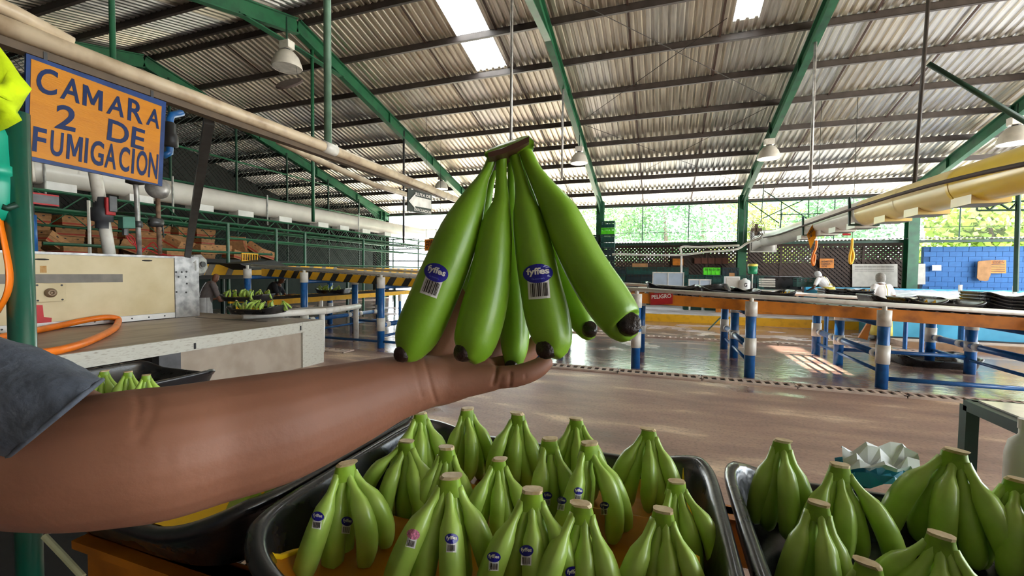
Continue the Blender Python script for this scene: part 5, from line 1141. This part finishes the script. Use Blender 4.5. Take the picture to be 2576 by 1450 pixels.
YC = 19.4; rnd = random.Random(5)
for k in range(10):
    x = -1.75+k*.63; nh = (6, 6, 6, 6, 6, 6, 6, 6, 5, 5)[k]
    for r in range(nh):
        if k == 5 and r == nh-1: crate('bright lime green crate on top of the dark crate wall', (P(1790, 675, 'y', YC).x, YC, r*.305), 'l'); continue
        crate('green crate in the stacked wall, %s column from the slim stacks, %s row up' % (ORD[k], ORD[r]), (x+rnd.uniform(-.02, .02), YC+rnd.uniform(-.03, .03), r*.305), 'd' if rnd.random() < .35 else 'g', 'stacked crate wall')
p = P(1530, 600, 'y', 20.4)
for r in range(13): crate('bright green crate high in the tall slim crate stack' if r == 11 else 'dark crate, %s from the floor in the tall slim stack' % ORD[r], (p.x, 20.4, r*.305), 'l' if r == 11 else ('d' if r < 9 else 'g'), None if r == 11 else 'tall slim crate stack')
for r in range(11): crate('dark crate, %s from the floor in the lower slim stack' % ORD[r], (p.x-.66, 20.5, r*.305), 'd', 'second slim crate stack')
crate('teal crate on the bench beside the bent worker', P(2026, 722, 'y', 16.5), 'g')
for k in range(3): crate('green crate on the kerb under the white table, %s from the danger sign' % ORD[k], (1.1+k*.72, 16.9, .26), 'g', 'crates under the white table')
cbx2 = MB().box((P(1610, 665, 'y', YC).x, YC, 6*.305+.08), (.62, .4, .16)).build('flat_carton', CARD); tag(cbx2, 'flat tan carton lying on the crate wall', 'carton')
# far white table with acrylic sinks, jugs, cooler, tray pile
wt = thing('wash_table', 'long white wash table in front of the crate wall', 'table', (2, 17, .26))
MB().bb((-.8, 16.4, .98), (4.4, 17.4, 1.03)).build('table_top', PVC, wt)
for x in (-.7, 1.0, 2.7, 4.3):
    for y in (16.5, 17.3): MB().cyl((x, y, .26), (x, y, .98), .03, 8).build('leg', PVC, wt)
ACR = mat('clear_acrylic', (176, 190, 206), .12, var=.06, scale=3, coat=.5)
def sink(label, x0, y0, x1, y1, Y):
    a, b = P(x0, y1, 'y', Y), P(x1, y0, 'y', Y); t = thing('acrylic_sink', label, 'sink', a); zb = 1.03
    for u, v in (((a.x, Y, zb), (b.x, Y+.02, b.z)), ((a.x, Y+.5, zb), (b.x, Y+.52, b.z)), ((a.x, Y, zb), (a.x+.02, Y+.52, b.z)), ((b.x-.02, Y, zb), (b.x, Y+.52, b.z))): MB().bb(u, v).build('pane', ACR, t)
    for x in (a.x, (a.x+b.x)/2, b.x): MB().bb((x-.015, Y-.02, zb), (x+.015, Y+.0, b.z)).build('frame_bar', PVC, t)
    MB().bb((a.x-.02, Y-.02, b.z-.03), (b.x+.02, Y+.0, b.z+.01)).build('rim', PVC, t)
sink('tall clear acrylic sink on the wash table', 1642, 686, 1720, 716, 16.6); sink('lower clear acrylic sink beside the tall one', 1733, 704, 1788, 718, 16.55)
cbn = thing('white_cabinet', 'small white cabinet with a carton on it on the wash table', 'cabinet', P(1840, 720, 'y', 16.6))
a, b = P(1825, 720, 'y', 16.6), P(1862, 696, 'y', 16.6); MB().bb((a.x, 16.6, 1.03), (b.x, 17.0, b.z)).build('body', WHITE, cbn); MB().bb((a.x+.03, 16.58, 1.07), (b.x-.03, 16.6, b.z-.04)).build('door', OFFW, cbn)
o = MB().box(P(1841, 692, 'y', 16.8)+V((0, 0, .0)), (.16, .14, .14)).build('small_carton', CARD); tag(o, 'tiny tan carton on the white cabinet', 'carton')
jgt = thing('water_jug', 'white square jug with a dark G mark beside the white cabinet', 'jug', P(1873, 720, 'y', 16.6))
p = P(1873, 720, 'y', 16.6); p.z = 1.03; MB().lathe([(0, 0), (.17, 0), (.18, .03), (.18, .28), (.14, .34), (.06, .36), (.06, .4), (0, .4)], p, 12).build('body', WHITE, jgt, True); text('G', p+V((-.05, -.19, .1)), (.1, 0, 0), (0, 0, .14), LETK, jgt)
ig = thing('drink_cooler', 'green drink cooler with yellow lid on a thin stand', 'cooler', P(1893, 690, 'y', 16.9)); p = P(1893, 690, 'y', 16.9)
MB().lathe([(0, 0), (.13, 0), (.15, .03), (.16, .28), (0, .29)], p, 16).build('body', mat('cooler_green', (24, 130, 84), .4), ig, True); MB().lathe([(.165, .27), (.165, .33), (.12, .36), (0, .36)], p, 16).build('lid', mat('cooler_yellow', (226, 210, 90), .5), ig, True); MB().cyl((p.x, p.y, 1.03), p, .02, 6).build('stand', PVC, ig)
o = MB().box(P(1965, 712, 'y', 17.2)+V((.05, 0, .0)), (1.15, .05, .45), Matrix.Rotation(-.12, 3, 'X')).build('upright_tray', BLACKP, None, bev=.02); tag(o, 'dark tray set on edge on the wash table before the lattice', 'tray')
for k in range(4):
    a = P(1925, 722-k*5.5, 'y', 16.9); o = MB().box(a+V((.05, 0, .03)), (.42, .45, .06)).build('pan', OFFW, None, bev=.015); tag(o, 'white shallow pan, %s from the bottom beside the upright dark tray' % ORD[k], 'pan', 'pile of white pans')
# bench and tank
bn = thing('sorting_bench', 'grey bench before the navy door where the worker bends', 'bench', (5.5, 17, 0))
MB().bb((4.3, 16.5, .86), (5.4, 17.4, .94)).build('bench_top', DSTEEL, bn)
for x in (4.4, 5.3): MB().bb((x-.04, 16.6, 0), (x+.04, 16.7, .86)).build('leg', BLUE, bn)
tk = thing('wash_tank', 'long light blue wash tank with white foam behind the worker', 'tank', (10, 13, 0))
TX0 = P(2238, 780, 'y', 13.0).x
MB().bb((TX0, 13.0, .07), (15, 13.2, 1.0)).build('front_wall', LBLUE, tk); MB().bb((TX0, 12.97, 0), (15, 13.22, .07)).build('base_band', BLK, tk); MB().bb((TX0, 13.2, 0), (TX0+.2, 19.5, 1.0)).build('end_wall', LBLUE, tk)
MB().bb((TX0, 19.5, 0), (15, 19.7, 1.1)).build('rear_wall', LBLUE, tk); MB().bb((TX0, 12.96, .98), (15, 13.24, 1.04)).build('coping', PVC, tk)
ft = MB(); nn = 60
ft.grid([[V((TX0+.1+(14.9-TX0)*i/(nn-1), 13.1+6.5*j/(nn-1), 1.0+.09*abs(math.sin(i*.5+.8*math.sin(j*.5)))*(.4+random.random()*.6))) for i in range(nn)] for j in range(nn)]); ft.build('foam', mat('white_foam', (226, 230, 244), .25, var=.05), tk, True)
for k in range(5): MB().cyl((9+k*1.3, 17.5, 1.0), (9+k*1.3, 17.5, 1.3), .05, 8).build('spigot', PVC, tk)
for k in range(3): MB().cyl((TX0+1.2+k*2.2, 12.6, 0), (TX0+1.2+k*2.2, 12.6, .95), .07, 10).build('leg', BLUE, tk)
MB().bb((7.4, 12.96, .52), (8.6, 13.0, .9)).build('yellow_plate', YEL, tk)
ckb = thing('kerb', 'low brown concrete kerb along the foot of the tank', 'kerb', (9, 12.3, 0)); ckb['kind'] = 'structure'; MB().bb((5.1, 11.6, 0), (14, 11.75, .12)).build('kerb_face', mat('kerb_brown', (150, 112, 74), .6), ckb); MB().bb((5.1, 11.75, 0), (14, 12.4, .1)).build('kerb_slab', CONC, ckb)
fo = tray('black tray lying on the wet floor under the conveyor', Matrix.Translation(P(2335, 916, 'z', .0)+V((0, 0, .0))) @ Matrix.Scale(1.25, 4), False)
gd = MB().cyl(P(1782, 830, 'z', .05), P(1812, 800, 'z', .35), .02, 6).build('bar_stick', DGREEN); gd.name = 'green_stick'; tag(gd, 'thin green stick leaning beside the middle conveyor legs', 'stick')
bd = MB().ext([P(*q, 'y', 9.6) for q in ((2160, 850), (2182, 856), (2195, 806), (2188, 805))], (0, .05, 0)).build('orange_plate', ORANGE); tag(bd, 'slanted orange plate beside the worker in yellow apron', 'plate')
# near frame table on the right
ft_ = thing('frame_table', 'green steel frame table with glossy pale top at the picture edge', 'table', (1.45, 2.6, 0)); zt3 = .95
a = P(2440, 1010, 'z', zt3); MB().bb((a.x+.02, 1.4, zt3-.005), (a.x+1.2, a.y-.02, zt3+.012)).build('table_top', mat('glossy_top', (210, 206, 200), .12, coat=.5), ft_)
for p0, p1 in (((a.x, 1.4), (a.x, a.y)), ((a.x, a.y), (a.x+1.2, a.y)), ((a.x+1.2, a.y), (a.x+1.2, 1.4))): MB().beam((*p0, zt3-.02), (*p1, zt3-.02), .05, .05).build('frame_bar', DGREEN, ft_)
for x, y in ((a.x, a.y), (a.x+1.2, a.y), (a.x, 1.4), (a.x+1.2, 1.4)): MB().beam((x, y, 0), (x, y, zt3-.02), .05, .05).build('leg', DGREEN, ft_)
MB().beam((a.x, 1.4, .45), (a.x, a.y, .45), .035, .035).build('lower_bar', GREEN, ft_)
# ================================================================ stickers pressed on the banana skins
bpy.context.view_layer.update(); DG = bpy.context.evaluated_depsgraph_get()
def hit(x, y, want=None):
    d = ray(x, y).normalized(); ok, loc, nor, i, ob, mx = SC.ray_cast(DG, CP, d)
    return (loc, nor, ob) if ok else (None, None, None)
def sticker(cx, cy, wpx, hpx, ang, full=False, pink=False, label=None):
    loc, nor, ob = hit(cx, cy)
    if ob is None or not ob.name.startswith('banana'): print('STICKER MISS', cx, cy, ob and ob.name); return
    ca, sa = math.cos(math.radians(ang)), math.sin(math.radians(ang))
    M_ = ob.matrix_world.copy(); bv = BVHTree.FromObject(ob, DG); Mi = M_.inverted(); o_ = Mi @ CP
    nl = loc+nor*.0
    def proj(u, v, lift):
        x = cx+u*ca-v*sa; y = cy+u*sa+v*ca; d = ray(x, y)
        h = bv.ray_cast(o_, (Mi.to_3x3() @ d).normalized())
        if h[0] is not None:
            q = M_ @ h[0]; n_ = (M_.to_3x3() @ h[1]).normalized()
            if n_.dot(nor) > .25: return q+n_*lift
        t = nor.dot(loc-CP)/nor.dot(d); return CP+d*t+nor*lift*1.0
    def patch(poly_rows, m, lift, nm, par):
        mb = MB(); mb.grid([[proj(u, v, lift) for u, v in r] for r in poly_rows]); return mb
    obj0 = bpy.data.objects[ob.name]; WM.setdefault(obj0, M_)
    rw = wpx*.37; nx = 8
    def rect(u0, u1, v0, v1, k=6, l=4): return [[(u0+(u1-u0)*i/k, v0+(v1-v0)*j/l) for i in range(k+1)] for j in range(l+1)]
    st = patch(rect(-rw, rw, hpx*.25, hpx*1.32), WHITE, .0006, 'label_tab', obj0).build('sticker', WHITE, obj0)
    rows_ = [[(wpx/2*r*math.cos(2*math.pi*j/24), hpx/2*r*math.sin(2*math.pi*j/24)) for j in range(25)] for r in (.001, .35, .7, 1)]
    patch(rows_, STKB, .0012, 'oval', st).build('oval', STKP if pink else STKB, st)
    mb = MB(); rnd = random.Random(int(cx)); u = -rw*.75
    while u < rw*.75:
        wv = rw*rnd.choice((.05, .08, .13)); r0 = rect(u, min(u+wv, rw*.8), hpx*(.5 if full else .6), hpx*1.2, 1, 3); mb.grid([[proj(a, b, .0011) for a, b in r] for r in r0]); u += wv+rw*rnd.choice((.05, .09))
    mb.build('barcode', LETK, st)
    if not pink:
        for body, u0, u1, v0, v1, bold in ((('fyffes', -.36, .36, .16, -.30, .03), ('Guatemala', -.2, .2, .32, .22, 0)) if full else (('fyffes', -.38, .38, .18, -.26, .03),)):
            vs_, fs_ = textmesh(body, bold); MB().add([proj(wpx*(u0+(u1-u0)*p[0]), hpx*(v0+(v1-v0)*p[1]), .0018) for p in vs_], fs_).build('lettering', LETW if bold else mat('pale_letter', (120, 130, 220), .5), st)
sticker(1098, 687, 60, 46, 20, True); sticker(1353, 689, 72, 48, -4, True)
for x, y, w_, h_, a, pk in ((800, 1300, 30, 24, 8, 0), (872, 1312, 28, 24, 6, 0), (1040, 1345, 32, 26, 14, 1), (1136, 1356, 33, 26, 2, 0), (1243, 1402, 33, 26, 2, 0), (1325, 1386, 35, 28, 2, 0), (1441, 1440, 38, 30, 0, 0), (1376, 1247, 24, 19, 4, 0), (1414, 1260, 24, 19, 8, 0), (1455, 1236, 22, 18, 4, 0), (1521, 1272, 22, 18, 2, 0), (622, 1240, 24, 18, 14, 0)):
    sticker(x, y, w_, h_, a, False, pk)
